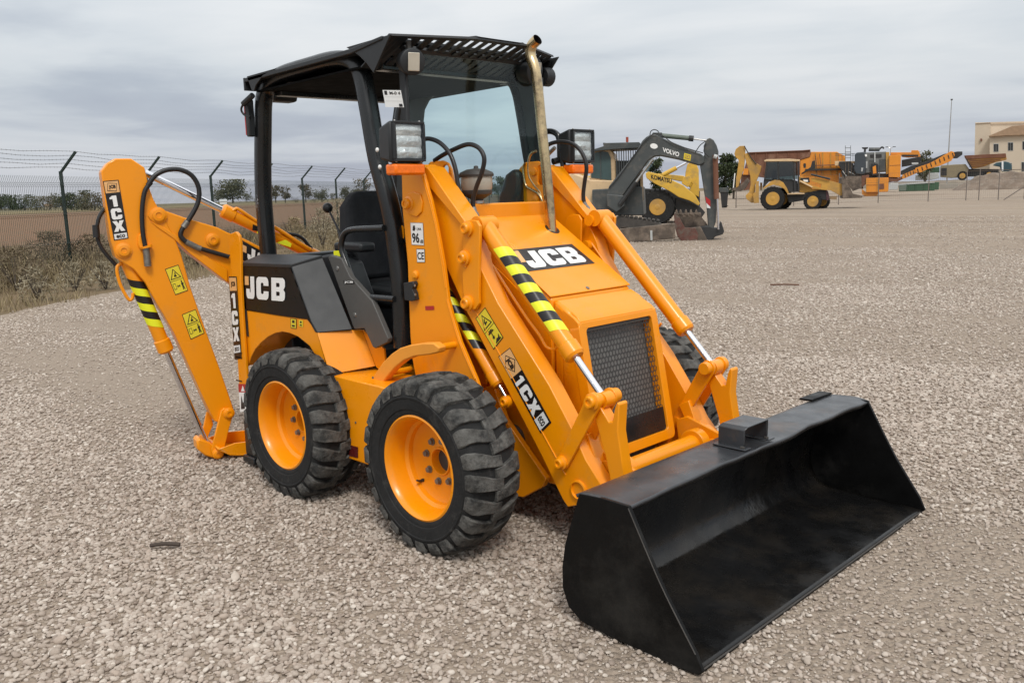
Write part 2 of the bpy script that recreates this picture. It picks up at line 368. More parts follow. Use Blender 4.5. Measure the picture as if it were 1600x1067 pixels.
# hood decal
T = [tuple(onY(800, 500, 0))]
def hoodpt(px, py):                   # pixel -> hood surface plane
    a, b_, c = Vector((-.283, -.285, 1.391)), Vector((-.283, .285, 1.391)), Vector((.232, .285, 1.052))
    n = (b_-a).cross(c-a).normalized(); d = ray(px, py); t = (a-CP).dot(n)/d.dot(n); return CP+t*d
q = [hoodpt(*p) for p in Z(6, (92, 152), (330, 128), (420, 203), (150, 236))]
D = Decal(*q); D.rect(0, 0, 1, 1, 'inkblack'); D.rect(.0, .40, .10, .93, 'inkbeige', 3)
for ch, u0, u1, v0, v1 in (('J', .10, .335, .10, .86), ('C', .36, .63, .10, .86), ('B', .66, .93, .10, .86)): D.glyph(ch, u0, v0, u1, v1, 'white')
D.build('hood_logo_decal', BL)
for p in Z(6, (392, 298)): MB().lathe([(.010, 0), (.010, .003), (.006, .004), (.001, .004)], hoodpt(*p), (.55, 0, .83), 14).build('hood_latch', 'fitting', BL)
# exhaust stack, a black disc on the hood paints the shaded slot round its foot
eb = hoodpt(863, 358); et = Vector(onY(836, 100, eb.y)); e2 = onY(824, 84, eb.y); e3 = onY(838, 63, eb.y-.02)
MB().lathe([(.040, -.004), (.040, .001), (.001, .001)], eb, (.55, 0, .83), 24).build('exhaust_slot_shade', 'inkblack', BL)
ex = [eb+Vector((0, 0, -.06)), eb.lerp(et, .3), eb.lerp(et, .6), eb.lerp(et, .93), onY(829, 88, eb.y), onY(831, 72, eb.y), onY(840, 62, eb.y)]
b = MB().tube(cr(ex, 6), [.0255+.0015*(i > 20) for i in range(37)], 18, caps=False); b.build('exhaust_pipe', 'brass', BL, recalc=False)
b = MB().tube(cr(ex, 6), [.0225]*37, 14, caps=False); b.build('exhaust_pipe_bore', 'inkblack', BL, recalc=False)
# air intake bowl
ab = onX(745, 300, -.31); ax_, ay_ = ab.x, ab.y; zt = onX(745, 271, -.31).z; zb = onX(745, 300, -.31).z
rb = .078
b = MB().lathe([(.03, zb-.035), (rb*.9, zb-.012), (rb*.94, zb-.005), (rb*.94, zb+.008), (.02, zb+.008)], (ax_, ay_, 0), (0, 0, 1), 32); b.build('intake_base', 'dust', BL)
b = MB().lathe([(rb*.90, zb+.004), (rb*.97, zb+.02), (rb*.98, zt-.02), (rb*.95, zt-.012)], (ax_, ay_, 0), (0, 0, 1), 32); b.build('intake_bowl', 'bowl', BL)
b = MB().lathe([(rb*1.06, zt-.016), (rb*1.08, zt-.006), (rb*1.0, zt+.004), (rb*.6, zt+.018), (.012, zt+.022), (.010, zt+.034), (.001, zt+.036)], (ax_, ay_, 0), (0, 0, 1), 32); b.build('intake_cap', 'dust', BL)
b = MB().cyl((ax_, ay_, zb-.20), (ax_, ay_, zb-.02), .030); b.build('intake_stem', 'plastic', BL)
b = MB().cyl((ax_, ay_, zb-.055), (ax_, ay_, zb-.042), .0335); b.build('intake_clamp', 'steel', BL)

# ---- loader towers
plate('tower_plate', [(627, 258), (655, 260), (661, 272), (668, 296), (673, 312), (682, 352), (693, 412), (698, 450), (700, 468), (706, 491), (719, 533), (744, 592), (775, 680), (668, 690), (644, 560), (641, 525), (637, 412), (629, 330)], .500, .482, bev=.003)
slot = [(696+4.6*math.cos(math.radians(a))*(1), 275+(12 if math.sin(math.radians(a)) > 0 else -12)+5*math.sin(math.radians(a))) for a in range(15, 375, 30)]
plate('tower_inner_plate', [(664, 262), (672, 253), (691, 251), (699, 255), (704, 264), (709, 290), (711, 325), (714, 380), (735, 470), (760, 600), (665, 600), (650, 470), (645, 300)], .335, .320, bev=.003, holes=[slot])
plate('tower_web', [(640, 300), (650, 300), (660, 560), (650, 560)], .482, .335)
MB().box(-.45, -.30, -.482, .482, .50, .78).build('tower_cross_member', 'yel', BL, .01)
P1 = yz(Z(4, (570, 65)), -.5)[0]; pin(P1, .024, .50, .33)
P2 = yz(Z(24, (40, 788)), -.5)[0]
for s in (-1, 1): MB().lathe([(.020, 0), (.020, .008), (.012, .014), (.001, .014)], (P2[0], s*.5, P2[1]), (0, s, 0), 18).build('tower_bolt', 'yel', BL)
pt_ = yz([(657, 318)], -.5)
for s in (-1, 1): MB().py(yz(Z(24, (-8, 290), (30, 275), (70, 290), (85, 340), (80, 400), (50, 430), (10, 420), (-10, 370)), -.5), s*.500, s*.508).build('pin_keeper', 'yel', BL, .003)
# ---- loader arms (one cranked plate box a side)
ARM = [(648, 262), (660, 257), (668, 264), (700, 312), (728, 353), (745, 395), (752, 421), (778, 474), (857, 600), (897, 677), (915, 718), (942, 762), (914, 770), (903, 789), (887, 792), (879, 780), (846, 712), (789, 602), (757, 541), (727, 483), (694, 410), (660, 330), (640, 278)]
plate('loader_arm', ARM, .455, .375, bev=.004)
plate('arm_top_channel', [(656, 259), (668, 262), (729, 350), (722, 354), (653, 272)], .470, .365)
KN = Z(4, (868, 200), (880, 170), (905, 155), (940, 160), (958, 190), (956, 340), (952, 560), (955, 620), (935, 652), (905, 655), (882, 630), (866, 560), (858, 400), (862, 330))
plate('knuckle_plate', KN, .478, .462, bev=.003)
plate('knuckle_plate', KN, .362, .350, bev=.003)
for p in ((895, 203), (877, 367), (897, 617)): pin(yz(Z(4, p), -.478)[0], .0235, .478, .35)
for p in Z(4, (902, 243), (884, 410), (906, 655)):
    x, z = yz([p], -.478)[0]
    for s in (-1, 1): MB().lathe([(.007, 0), (.007, .008), (.001, .008)], (x, s*.478, z), (0, s, 0), 6).build('keeper_bolt', 'yel', BL)
# ---- tilt cylinders
def cyl3(a, b, c, r, rr_, parent, yy, sides=(-1, 1), nm='tilt', bands=None):
    """barrel a->b and rod b->c on plane yy"""
    A, B, Cc = (onY(*p, -yy) for p in (a, b, c)); B = A+(Cc-A).normalized()*(B-A).length
    for s in sides:
        f = lambda p: Vector((p.x, -s*p.y, p.z))
        a_, b_, c_ = f(A), f(B), f(Cc); d = (c_-a_).normalized()
        bar = MB().lathe([(.01, -.0), (r*.9, .0), (r*.96, .03), (r*.96, .035), (r*.96, (b_-a_).length-.07), (r*1.10, (b_-a_).length-.065), (r*1.10, (b_-a_).length-.012), (r*.9, (b_-a_).length), (rr_, (b_-a_).length)], a_, d, 28).build(nm+'_cylinder', 'yel', parent, ang=25)
        MB().cyl(b_-d*.03, c_, rr_, n=20).build(nm+'_rod', 'chrome', parent)
        MB().cyl(c_-Vector((0, .028, 0)), c_+Vector((0, .028, 0)), rr_*2.1, n=20).build('rod_eye', 'yel', parent)
        MB().cyl(a_-Vector((0, .05, 0)), a_+Vector((0, .05, 0)), r*1.0, n=20).build('cylinder_eye', 'yel', parent)
        if bands and s < 0:
            t0, t1, n_, a0, a1 = bands; side = d.cross(Vector((0, 1, 0))).normalized()
            L_ = (b_-a_).length
            bb = MB(); R_ = r*.96+.0012
            a0r = math.radians(a0); a1r = math.radians(a1); e2_ = Vector((0, -1, 0)); e1_ = e2_.cross(d).normalized()
            if e1_.z < 0: e1_ = -e1_
            e2_ = Vector((0, s, 0))
            for k in range(n_):
                bb.mi = k % 2; sk = -.055
                h0 = t0*L_+(t1-t0)*L_*k/n_; h1 = t0*L_+(t1-t0)*L_*(k+1)/n_; K = 10; vs = []
                for i in range(K+1):
                    t = a0r+(a1r-a0r)*i/K; w = (e1_*math.cos(t)+e2_*math.sin(t))*R_; q_ = sk*(i/K-.5)
                    vs += [a_+d*(h0+q_)+w, a_+d*(h1+q_)+w]
                bb.add(vs, [(2*i, 2*i+1, 2*i+3, 2*i+2) for i in range(K)])
            bb.build('warning_stripes', ['neon', 'inkblack'], parent, recalc=False)
cyl3((757, 352), (902, 556), (945, 624), .041, .0160, BL, .405, bands=(.22, .84, 9, -75, 95))
cyl3((640, 362), (785, 597), (795, 627), .032, .014, BL, .42, nm='lift', bands=(.36, .80, 8, -60, 80))
pin(yz([(793, 627)], -.455)[0], .018, .455, .38)
for s in (-1, 1):                     # hydraulic pipe along the tilt cylinder
    MB().tube(cr([Vector((p.x, -s*p.y, p.z)) for p in (onY(a, c, -.375) for a, c in Z(6, (-5, 165), (60, 268), (150, 405), (205, 480), (232, 525), (262, 535), (275, 520)))], 5), .0065, 8).build('cylinder_pipe', 'yel', BL)
# ---- bucket linkage
T0 = yz([(930, 626)], -.46)[0]; L1 = yz([(882, 721)], -.46)[0]
def bar2(a, b, w0, w1, k=8):          # rounded link outline between two pins
    a = Vector((a[0], 0, a[1])); b = Vector((b[0], 0, b[1])); d = (b-a).normalized(); n = Vector((-d.z, 0, d.x)); o = []
    for i in range(k+1):
        t = math.pi/2+math.pi*i/k; o.append(a+(n*math.sin(t)+d*math.cos(t))*w0)
    for i in range(k+1):
        t = -math.pi/2+math.pi*i/k; o.append(b+(n*math.sin(t)+d*math.cos(t))*w1)
    return [(p.x, p.z) for p in o]
for s in (-1, 1):
    MB().py(bar2(T0, L1, .036, .030), s*.474, s*.458).build('lever_link', 'yel', BL, .003)
    MB().py(bar2(T0, L1, .036, .030), s*.372, s*.356).build('lever_link', 'yel', BL, .003)
    B0 = (T0[0], T0[1]); bk = yz([(967, 748)], -.42)[0]
    fk = yz(Z(6, (428, 760), (445, 740), (462, 765), (490, 812), (504, 812), (512, 760), (522, 735), (530, 745), (524, 850), (540, 960), (556, 1050), (500, 1062), (478, 950), (436, 800)), -.42)
    MB().py(fk, s*.445, s*.389).build('push_link', 'yel', BL, .004)
    for yy in (.389, .445-.0):
        pass
pin(T0, .024, .474, .356)
for s in (-1, 1): MB().cyl((T0[0], s*.3545, T0[1]), (T0[0], s*.322, T0[1]), .030, n=22).build('clevis_boss', 'yel', BL, .004)
pin(L1, .020, .474, .356); BP = yz([(905, 765)], -.455)[0]
for s in (-1, 1): MB().lathe([(.042, -.002), (.042, .010), (.036, .012), (.034, .002), (.001, .002)], (BP[0], s*.455, BP[1]), (0, s, 0), 28).build('bucket_pin_collar', 'yel', BL, ang=25)
# bracket strip near the arm end, cross tube, collars
plate('arm_end_bracket', Z(6, (352, 880), (392, 862), (452, 1052), (430, 1064)), .40, .34)
for s in (-1, 1):
    x, z = yz(Z(6, (362, 946)), -.40)[0]; MB().lathe([(.011, 0), (.011, .006), (.001, .006)], (x, s*.458, z), (0, s, 0), 6).build('bracket_bolt', 'fitting', BL)
xt, zt_ = .612, .335
MB().cyl((xt, -.37, zt_), (xt, .37, zt_), .043, n=28).build('cross_tube', 'yel', BL)
for s in (-1, 1):
    MB().cyl((xt, s*.30, zt_), (xt, s*.245, zt_), .066, n=28).build('tube_collar', 'yel', BL, .004)
    MB().cyl((xt, s*.372, zt_), (xt, s*.33, zt_), .07, n=28).build('tube_collar', 'yel', BL, .004)
plate('bucket_hinge_plate', [(914, 705), (932, 700), (990, 735), (985, 775), (925, 785)], .345, .325)
# decals on the arm
AD = lambda pts, y=-.455: [onY(a, b, y) for a, b in pts]
q = AD([(797, 543), (862, 660), (845, 677), (779, 557)])            # strip: along the arm
D = Decal(q[0], q[1], q[2], q[3]); D.rect(0, 0, 1, 1, 'inkblack'); D.rect(.01, .03, .30, .97, 'inkbeige')
D.poly([(.04, .5), (.155, .06), (.27, .5), (.155, .94)], 'inkblack'); D.poly([(.055, .5), (.155, .12), (.255, .5), (.155, .88)], 'inkbeige')
D.text('JCB', .085, .32, .225, .68, 'inkblack', .05, 8)
for ch, u0, u1 in (('1', .33, .44), ('C', .46, .625), ('X', .645, .81)): D.glyph(ch, u0, .14, u1, .86, 'white', 5)
D.rect(.84, .10, .975, .90, 'sticker', 5); D.text('eco', .855, .32, .96, .68, 'inkblack', .02, 7); D.build('model_decal', BL)
def warnsign(pts3, name='warning_decal', kind=0, parent=BL):
    D = Decal(*pts3); D.rect(0, 0, 1, 1, 'inkblack'); D.rect(.04, .025, .96, .975, 'inkyel'); D.rect(.04, .485, .96, .50, 'inkblack', 3)
    D.poly([(.10, .55), (.90, .55), (.5, .93)], 'inkblack', 3); D.poly([(.20, .58), (.80, .58), (.5, .875)], 'inkyel', 4)
    if kind == 0:
        D.poly([(.42, .62), (.62, .62), (.56, .70), (.6, .78), (.52, .78), (.5, .71), (.42, .68)], 'inkblack', 5)
        D.poly([(.10, .18), (.30, .18), (.30, .40), (.10, .40)], 'inkblack', 4); D.poly([(.13, .2), (.27, .2), (.27, .38), (.13, .38)], 'inkyel', 5)
        D.poly([(.36, .27), (.42, .33), (.42, .29), (.54, .29), (.54, .33), (.60, .27), (.54, .21), (.54, .25), (.42, .25), (.42, .21)], 'inkblack', 5)
        D.poly([(.70, .10), (.76, .10), (.77, .22), (.80, .10), (.86, .10), (.83, .27), (.88, .32), (.84, .36), (.80, .34), (.82, .43), (.76, .46), (.73, .41), (.74, .34), (.68, .33), (.72, .27)], 'inkblack', 5)
    else:
        D.poly([(.40, .62), (.62, .66), (.60, .70), (.45, .69), (.58, .78), (.52, .80), (.38, .72)], 'inkblack', 5)
        D.rect(.25, .36, .70, .40, 'inkblack', 5); D.rect(.32, .41, .62, .44, 'inkblack', 5); D.rect(.45, .26, .50, .36, 'inkblack', 5)
        D.poly([(.40, .18), (.52, .18), (.56, .24), (.46, .27), (.38, .24)], 'inkblack', 5)
        D.poly([(.40, .06), (.60, .14), (.72, .12), (.86, .20), (.84, .08), (.92, .06), (.92, .045), (.40, .045)], 'inkblack', 5)
    D.build(name, parent)
warnsign(AD(Z(4, (937, 702), (990, 640), (1092, 808), (1038, 876))), kind=1)
# the first sign reads along the strip's short side; noise and CE labels on the tower
TD = lambda pts: [onY(a, b, -.500) for a, b in pts]
D = Decal(*TD(Z(4, (574, 170), (646, 172), (652, 298), (582, 294)))); D.rect(0, 0, 1, 1, 'steel'); D.rect(.03, .02, .97, .98, 'white')
D.text('96', .10, .10, .66, .55, 'inkblack', .03); D.text('dB', .72, .10, .95, .26, 'inkblack'); D.text('LWA', .5, .66, .85, .78, 'inkblack')
D.poly([(.16, .66), (.30, .62), (.40, .72), (.36, .88), (.22, .86)], 'inkblack'); D.build('noise_label', BL)
D = Decal(*TD(Z(4, (608, 316), (655, 317), (657, 392), (612, 392)))); D.rect(0, 0, 1, 1, 'inkblack'); D.rect(.05, .04, .95, .96, 'white')
D.text('CE', .12, .22, .9, .76, 'inkblack', .02); D.build('safety_label', BL)
D = Decal(*TD(Z(4, (657, 634), (706, 633), (708, 655), (659, 657)))); D.rect(0, 0, 1, 1, 'inkred'); D.build('red_label', BL)
# black latch box on the tower edge
MB().py(yz(Z(22, (605, 580), (665, 570), (672, 590), (660, 620), (672, 645), (680, 690), (655, 697), (612, 690)), -.502), -.502, -.530).build('door_latch', 'plastic', BL, .003)
for p in Z(22, (652, 600), (655, 658)):
    x, z = yz([p], -.53)[0]; MB().lathe([(.006, 0), (.006, .004), (.001, .004)], (x, -.530, z), (0, -1, 0), 6).build('latch_screw', 'steel', BL)

# ---- roll frame, roof, windscreen
RY = .485
rp = [(420, 402), (411.5, 300), (411, 200), (413, 150), (424, 127), (446, 113), (485, 101), (524, 91), (550, 93), (565, 112), (576, 165), (590, 246), (610, 322), (620, 388), (627, 457), (630, 540)]
for s in (-1, 1):
    pth = [Vector((p.x+(.11 if s > 0 and i > 7 else 0), s*RY, p.z-(.035 if s > 0 else .008))) for i, p in enumerate(onY(a, b_, -RY) for a, b_ in rp)]
    MB().tube(cr(pth, 5), .042, 16, sq=4, flat=.95, side=(0, 1, 0)).build('roll_frame_loop', 'black', BL, ang=50)
x0, z0 = yz([(385, 120)], -.57)[0]
def vf(y): return -.31 if abs(y) < .17 else -.31-(abs(y)-.17)*.43
def vp(y, t): return (-.70+(vf(y)+.70)*t, y, 2.105+.117*t)
b = MB(); pit = .058; ys = [-.55+pit*k for k in range(19)]+[.535]
for k in range(len(ys)-1):
    ya_, yb_ = ys[k], ys[k+1]; ym_ = ya_+.64*(yb_-ya_)
    q = lambda y0, y1, t0, t1: b.add([vp(y0, t0), vp(y1, t0), vp(y1, t1), vp(y0, t1)], [(0, 1, 2, 3)])
    q(ya_, ym_, 0, 1)
    segs = ((0, .12), (.42, .62), (.90, 1)) if 0 < k < 18 else ((0, 1),)
    for t0, t1 in segs: q(ym_, yb_, t0, t1)
o = b.build('roof_visor', 'plastic', BL, smooth=False); o.modifiers.new('thickness', 'SOLIDIFY').thickness = .006
for q0, q1 in ((-.547, -.17), (-.17, .17), (.17, .547)):
    p0, p1 = Vector(vp(q0, 1)), Vector(vp(q1, 1)); MB().prism([p0, p1, p1+Vector((.004, 0, -.010)), p0+Vector((.004, 0, -.010))], (-.006, 0, 0)).build('visor_lip', 'plastic', BL)
MB().py([(-1.76, 2.143), (-.75, 2.166), (-.50, 2.197), (-.50, 2.214), (-.75, 2.190), (-1.76, 2.166)], -.572, .572).build('roof_panel', 'plastic', BL, .004)
for s in (-1, 1):
    MB().py(yz(Z(1, (530, 131), (735, 71), (700, 150), (657, 250), (625, 205), (590, 170), (560, 150)), -.572), s*.566, s*.556).build('roof_side_gusset', 'plastic', BL, .002)
    MB().py(yz(Z(1, (75, 266), (210, 228), (150, 262), (118, 305), (108, 335), (98, 330)), -.572), s*.572, s*.562).build('roof_side_gusset', 'plastic', BL, .002)
MB().box(-1.77, -1.755, -.572, .572, 2.10, 2.168).build('roof_rear_skirt', 'plastic', BL, .003)
MB().prism([(-.70, -.54, 2.100), (-.70, .54, 2.100), (-1.68, .54, 2.085), (-1.68, -.54, 2.085)], (0, 0, .01)).build('ceiling_panel', 'ceil', BL)
# lining of the far side opening: an upside-down U traced round the light opening
M['lining'] = mat('dark_grey_lining', (.040, .046, .048), .6, var=.06)
op = [(662, 330), (660, 262), (661, 200), (664, 172), (671, 158), (681, 149), (700, 144), (745, 135), (786, 125), (797, 124), (808, 131), (815, 146), (820, 180), (824, 215), (838, 330)]
ot = [(856, 330), (850, 200), (848, 96), (740, 92), (650, 104), (618, 112), (614, 200), (622, 330)]
pl = [(x, min(z, 2.10)) for x, z in yz(op+ot, .462)]
MB().py(pl, .462, .448).build('side_opening_lining', 'lining', BL)
for x in (-.70, -1.62):
    z = 2.10 if x < -1 else 2.13
    MB().box(x-.035, x+.035, -.45, .45, z-.035, z+.03).build('roof_cross_bar', 'black', BL, .006)
mb = onY(440, 148, -.30)
MB().box(mb.x-.05, mb.x+.05, mb.y-.08, mb.y+.08, mb.z-.045, mb.z+.05).build('interior_speaker', 'plastic', BL, .02)
# windscreen
wx = -.475
wz0, wz1 = 1.405, 2.17
MB().prism([(wx, -.44, wz0), (wx, .44, wz0), (wx-.03, .44, wz1), (wx-.03, -.44, wz1)], (.005, 0, 0)).build('windscreen', 'glass', BL)
fr = [(wx, -.447, wz0-.02), (wx, .447, wz0-.02), (wx-.03, .447, wz1), (wx-.03, -.447, wz1)]
b = MB()
for a, c in ((0, 1), (2, 3)): MB().tube([fr[a], fr[c]], .016, 6).build('windscreen_seal', 'rubber', BL)

for s in (-1, 1):                     # fillets in the upper corners of the far and near openings
    MB().box(-.53, -.485, s*.44, s*.462, 1.30, 2.12).build('windscreen_pillar', 'plastic', BL, .006)
MB().box(-.55, -.34, -.47, .47, 1.28, 1.385).build('dash_cowl', 'plastic', BL, .012)
b = MB().py([(-.66, 1.36), (-.50, 1.36), (-.50, 1.60), (-.54, 1.63), (-.60, 1.60), (-.66, 1.48)], .28, .44); b.build('side_console', 'plastic', BL, .02)
D = Decal(*[onX(a, b_, wx+.005) for a, b_ in Z(13, (92, 486), (245, 488), (272, 630), (118, 628))]); D.rect(0, 0, 1, 1, 'sticker')
D.rect(.07, .72, .22, .96, 'inkblack'); D.text('M-0 4', .34, .74, .92, .92, 'inkblack'); D.rect(.05, .60, .95, .61, 'steel'); D.rect(.05, .36, .95, .37, 'steel'); D.rect(.74, .04, .92, .2, 'inkblack')
D.build('paper_notice', BL)
# bolted guard strip on the front post
for p in Z(1, (680, 606), (692, 685)):
    o_ = onY(*p, -.53); MB().sphere(o_, .011, 12, (1, .7, 1)).build('post_bolt', 'white', BL)
# ---- lamps
def headlamp(yc, s):
    x = -.30; z1, z0 = 1.826, 1.642; w = .098
    MB().hexa([(x-.12, yc-w*.7, z0+.02), (x, yc-w, z0), (x, yc+w, z0), (x-.12, yc+w*.7, z0+.02), (x-.12, yc-w*.7, z1-.025), (x, yc-w, z1), (x, yc+w, z1), (x-.12, yc+w*.7, z1-.025)]).build('lamp_housing', 'plastic', BL, .014)
    b = MB(); K = 12; zz0, zz1 = 1.664, 1.808; rows = []
    for i in range(K+1):
        z = zz0+(zz1-zz0)*i/K; rows.append((z, .004+.010*abs(math.sin(i/K*math.pi*3))))
    v = []
    for z, d_ in rows:
        for j in range(9): u_ = -1+2*j/8; v.append((x+.002+d_*(1-.6*u_*u_)+rnd.uniform(0, .002), yc+u_*w*.74, z))
    b.add(v, [(i*9+j, i*9+j+1, (i+1)*9+j+1, (i+1)*9+j) for i in range(K) for j in range(8)]); b.build('lamp_reflector', 'lens', BL, ang=20)
    MB().box(x+.017, x+.020, yc-w*.78, yc+w*.78, zz0-.004, zz1+.004).build('lamp_glass', glass('lamp_glass%d' % s, (.93, .95, .95), .03), BL)
    for a0, a1, c0, c1 in ((-.86, .86, zz1+.004, zz1+.014), (-.86, .86, zz0-.014, zz0-.004), (-.88, -.78, zz0-.004, zz1+.004), (.78, .88, zz0-.004, zz1+.004)):
        MB().box(x-.002, x+.022, yc+w*a0, yc+w*a1, c0, c1).build('lamp_rim', 'plastic', BL, .002)
    MB().box(x-.06, x+.016, yc-w*.86, yc+w*.86, 1.592, 1.641).build('indicator_lamp', 'amber', BL, .010)
    for dy in (-.7, .7):
        for zz in (1.823, 1.650): MB().sphere((x+.003, yc+dy*w, zz), .005, 8).build('lamp_screw', 'steel', BL)
    MB().tube([(x-.09, yc, 1.68), (-.42, s*.47, 1.66)], .018, 10).build('lamp_bracket', 'black', BL)
headlamp(-.612, -1); headlamp(.565, 1)
def worklamp(px, py, xx, yaw, sc=1):
    o_ = onX(px, py, xx); d = Vector((math.cos(yaw), math.sin(yaw), -.15)).normalized()
    MB().lathe([(.02, -.10), (.055*sc, -.085), (.066*sc, -.03), (.068*sc, 0), (.06*sc, .004)], o_, d, 4*6).build('work_lamp_housing', 'plastic', BL, .003)
    u = Vector((-d.y, d.x, 0)).normalized(); w = d.cross(u); c = o_+d*.010
    MB().prism([c+u*a*.031*sc+w*b_*.045*sc for a, b_ in ((-1, -1), (1, -1), (1, 1), (-1, 1))], d*.006).build('work_lamp_lens', mat('frosted_lamp_%d' % int(px), (.50, .46, .38), .35, .2), BL, .004)
    MB().tube([o_-d*.04, o_-d*.04+Vector((0, 0, .09))], .012, 8).build('work_lamp_stem', 'dust', BL)
worklamp(645, 97, -.43, -.3, .9)
worklamp(836, 112, -.46, .15, 1.05)
MB().lathe([(.01, 0), (.045, .005), (.05, .02), (.05, .06), (.01, .07)], onX(846, 120, -.50), (0, 1, 0), 20).build('horn', 'plastic', BL, .003)
# rear marker lamp with its cable on the back post
o_ = onY(392, 185, -.55)
MB().box(o_.x-.03, o_.x+.005, o_.y-.018, o_.y+.022, o_.z-.10, o_.z+.10).build('rear_marker_housing', 'plastic', BL, .006)
MB().box(o_.x-.040, o_.x-.0305, o_.y-.016, o_.y+.020, o_.z-.09, o_.z+.10).build('rear_marker_lens', 'inkred', BL)
MB().tube(cr([onY(392, 150, -.55), onY(384, 158, -.57), onY(377, 170, -.58), onY(381, 179, -.57), onY(391, 183, -.56)]), .006, 8).build('marker_cable', 'rubber', BL)
MB().tube([onY(395, 149, -.57), onY(380, 163, -.59)], .016, 8).build('marker_plug', 'plastic', BL)
# grab loop, hoses, pipes
lp = [onY(a, b_, -.53) for a, b_ in Z(22, (452, 232), (350, 236), (250, 243), (205, 262), (183, 305), (180, 370), (215, 470), (262, 590), (298, 655), (335, 672), (430, 680), (520, 688))]
MB().tube(cr(lp, 5), .0155, 12).build('grab_rail', 'black', BL)
lp = [onY(a, b_, -.52) for a, b_ in Z(22, (200, 380), (225, 460), (265, 570), (310, 640), (345, 665))]
MB().tube(cr(lp, 5), .008, 8).build('grab_rail_brace', 'black', BL)
def hose(px, y, r=.0105, m='rubber', fit=True, ym=None, name='hose'):
    n = len(px); pts = [onY(a, b_, (y if ym is None else y+(ym-y)*i/(n-1))) for i, (a, b_) in enumerate(px)]
    MB().tube(cr(pts, 6), r, 12).build(name, m, BL)
    if fit:
        d = (pts[-1]-pts[-2]).normalized(); MB().tube([pts[-1]-d*.045, pts[-1]-d*.02, pts[-1]-d*.019, pts[-1]+d*.02], [r*1.35, r*1.35, r*1.7, r*1.7], 10).build('hose_fitting', 'fitting', BL)
hose(Z(12, (270, 240), (310, 210), (380, 198), (470, 235), (550, 325), (595, 450), (618, 590), (640, 720), (675, 850)), -.36)
hose(Z(12, (420, 380), (480, 340), (580, 288), (700, 245), (790, 275), (835, 360), (815, 480), (770, 600), (745, 700), (745, 780), (765, 850)), -.33)
hose(Z(23, (85, 450), (95, 400), (150, 340), (170, 320)), .36, fit=False, name='hose_sleeve', m='fitting')
hose(Z(23, (70, 350), (110, 290), (210, 262), (320, 275), (400, 325), (455, 410), (480, 520), (462, 650), (448, 780), (462, 880), (490, 935)), .38, ym=.42)
hose(Z(23, (60, 165), (130, 160), (185, 185), (212, 240), (240, 420), (262, 560), (275, 600)), .50, r=.016, fit=False, m='black', name='lamp_guard_rail')
hose(Z(12, (1270, 300), (1225, 325), (1205, 400), (1212, 510), (1260, 590), (1305, 650), (1330, 760), (1340, 860)), .325, r=.007, m='brass', fit=False, name='brake_pipe')
hose(Z(12, (1175, 400), (1160, 450), (1180, 580), (1230, 620), (1290, 660), (1325, 740), (1335, 860)), .315, r=.007, m='brass', fit=False, name='brake_pipe')
for p in Z(12, (1250, 470), (1272, 705)):
    x, z = yz([(p[0], p[1])], .32)[0]; MB().lathe([(.022, 0), (.022, .01), (.016, .012), (.001, .012)], (x, .320, z), (0, -1, 0), 18).build('tower_bolt', 'yel', BL)

# ---- cab: seat, console, levers, floor
sx, sy = -1.30, .02
sb = [(-.24, 0), (-.25, .25), (-.22, .42), (-.14, .50), (.14, .50), (.22, .42), (.25, .25), (.24, 0)]
MB().prism([(sx-.10+(-.10)*v_/.5, sy+u_, 1.03+v_) for u_, v_ in sb], (.11, 0, .01)).build('seat_backrest', mat('seat_cloth', (.012, .013, .016), .9, bump=.3, bscale=200), BL, .03)
MB().box(sx-.02, sx+.42, sy-.24, sy+.24, .90, 1.02).build('seat_cushion', 'plastic', BL, .03)
MB().box(sx-.05, sx+.32, sy-.22, sy+.22, .62, .90).build('seat_base', 'plastic', BL, .01)
a_ = onY(512, 325, -.20); b2 = onY(535, 372, -.20)
MB().sphere(a_, .030, 16).build('lever_knob', 'rubber', BL)
MB().tube([a_, a_.lerp(b2, .75), a_.lerp(b2, .78), b2+Vector((.02, 0, -.08))], [.006, .006, .010, .012], 10).build('control_lever', 'rubber', BL)
MB().box(-1.34, -1.08, -.34, -.24, 1.21, 1.26).build('armrest', 'plastic', BL, .015)
MB().py([(-1.50, .62), (-1.50, 1.17), (-1.30, 1.20), (-1.16, 1.16), (-1.05, .95), (-1.0, .62)], -.40, -.27).build('side_console', 'plastic', BL, .015)
MB().py([(-.86, .62), (-.92, 1.20), (-.62, 1.27), (-.48, 1.33), (-.46, .62)], -.26, .30).build('dashboard', 'plastic', BL, .02)
b = MB()
for k in range(9):
    b.box(-.85+k*.03, -.84+k*.03, -.20, .05, 1.245+k*.008, 1.262+k*.008)
b.build('dash_vent_fins', 'steel', BL)
MB().box(-1.05, -.45, -.46, .46, .50, .535).build('cab_floor', 'plastic', BL, .004)
MB().box(-1.70, -.90, -.45, .45, .62, .70).build('cab_rear_floor', 'plastic', BL)
MB().py([(-.52, .5), (-.52, 1.30), (-.45, 1.30), (-.45, .5)], -.46, .46).build('cab_front_wall', 'plastic', BL)
MB().py([(-1.72, .62), (-1.72, 1.19), (-1.62, 1.19), (-1.52, .62)], -.52, .52).build('cab_rear_wall', 'plastic', BL, .01)
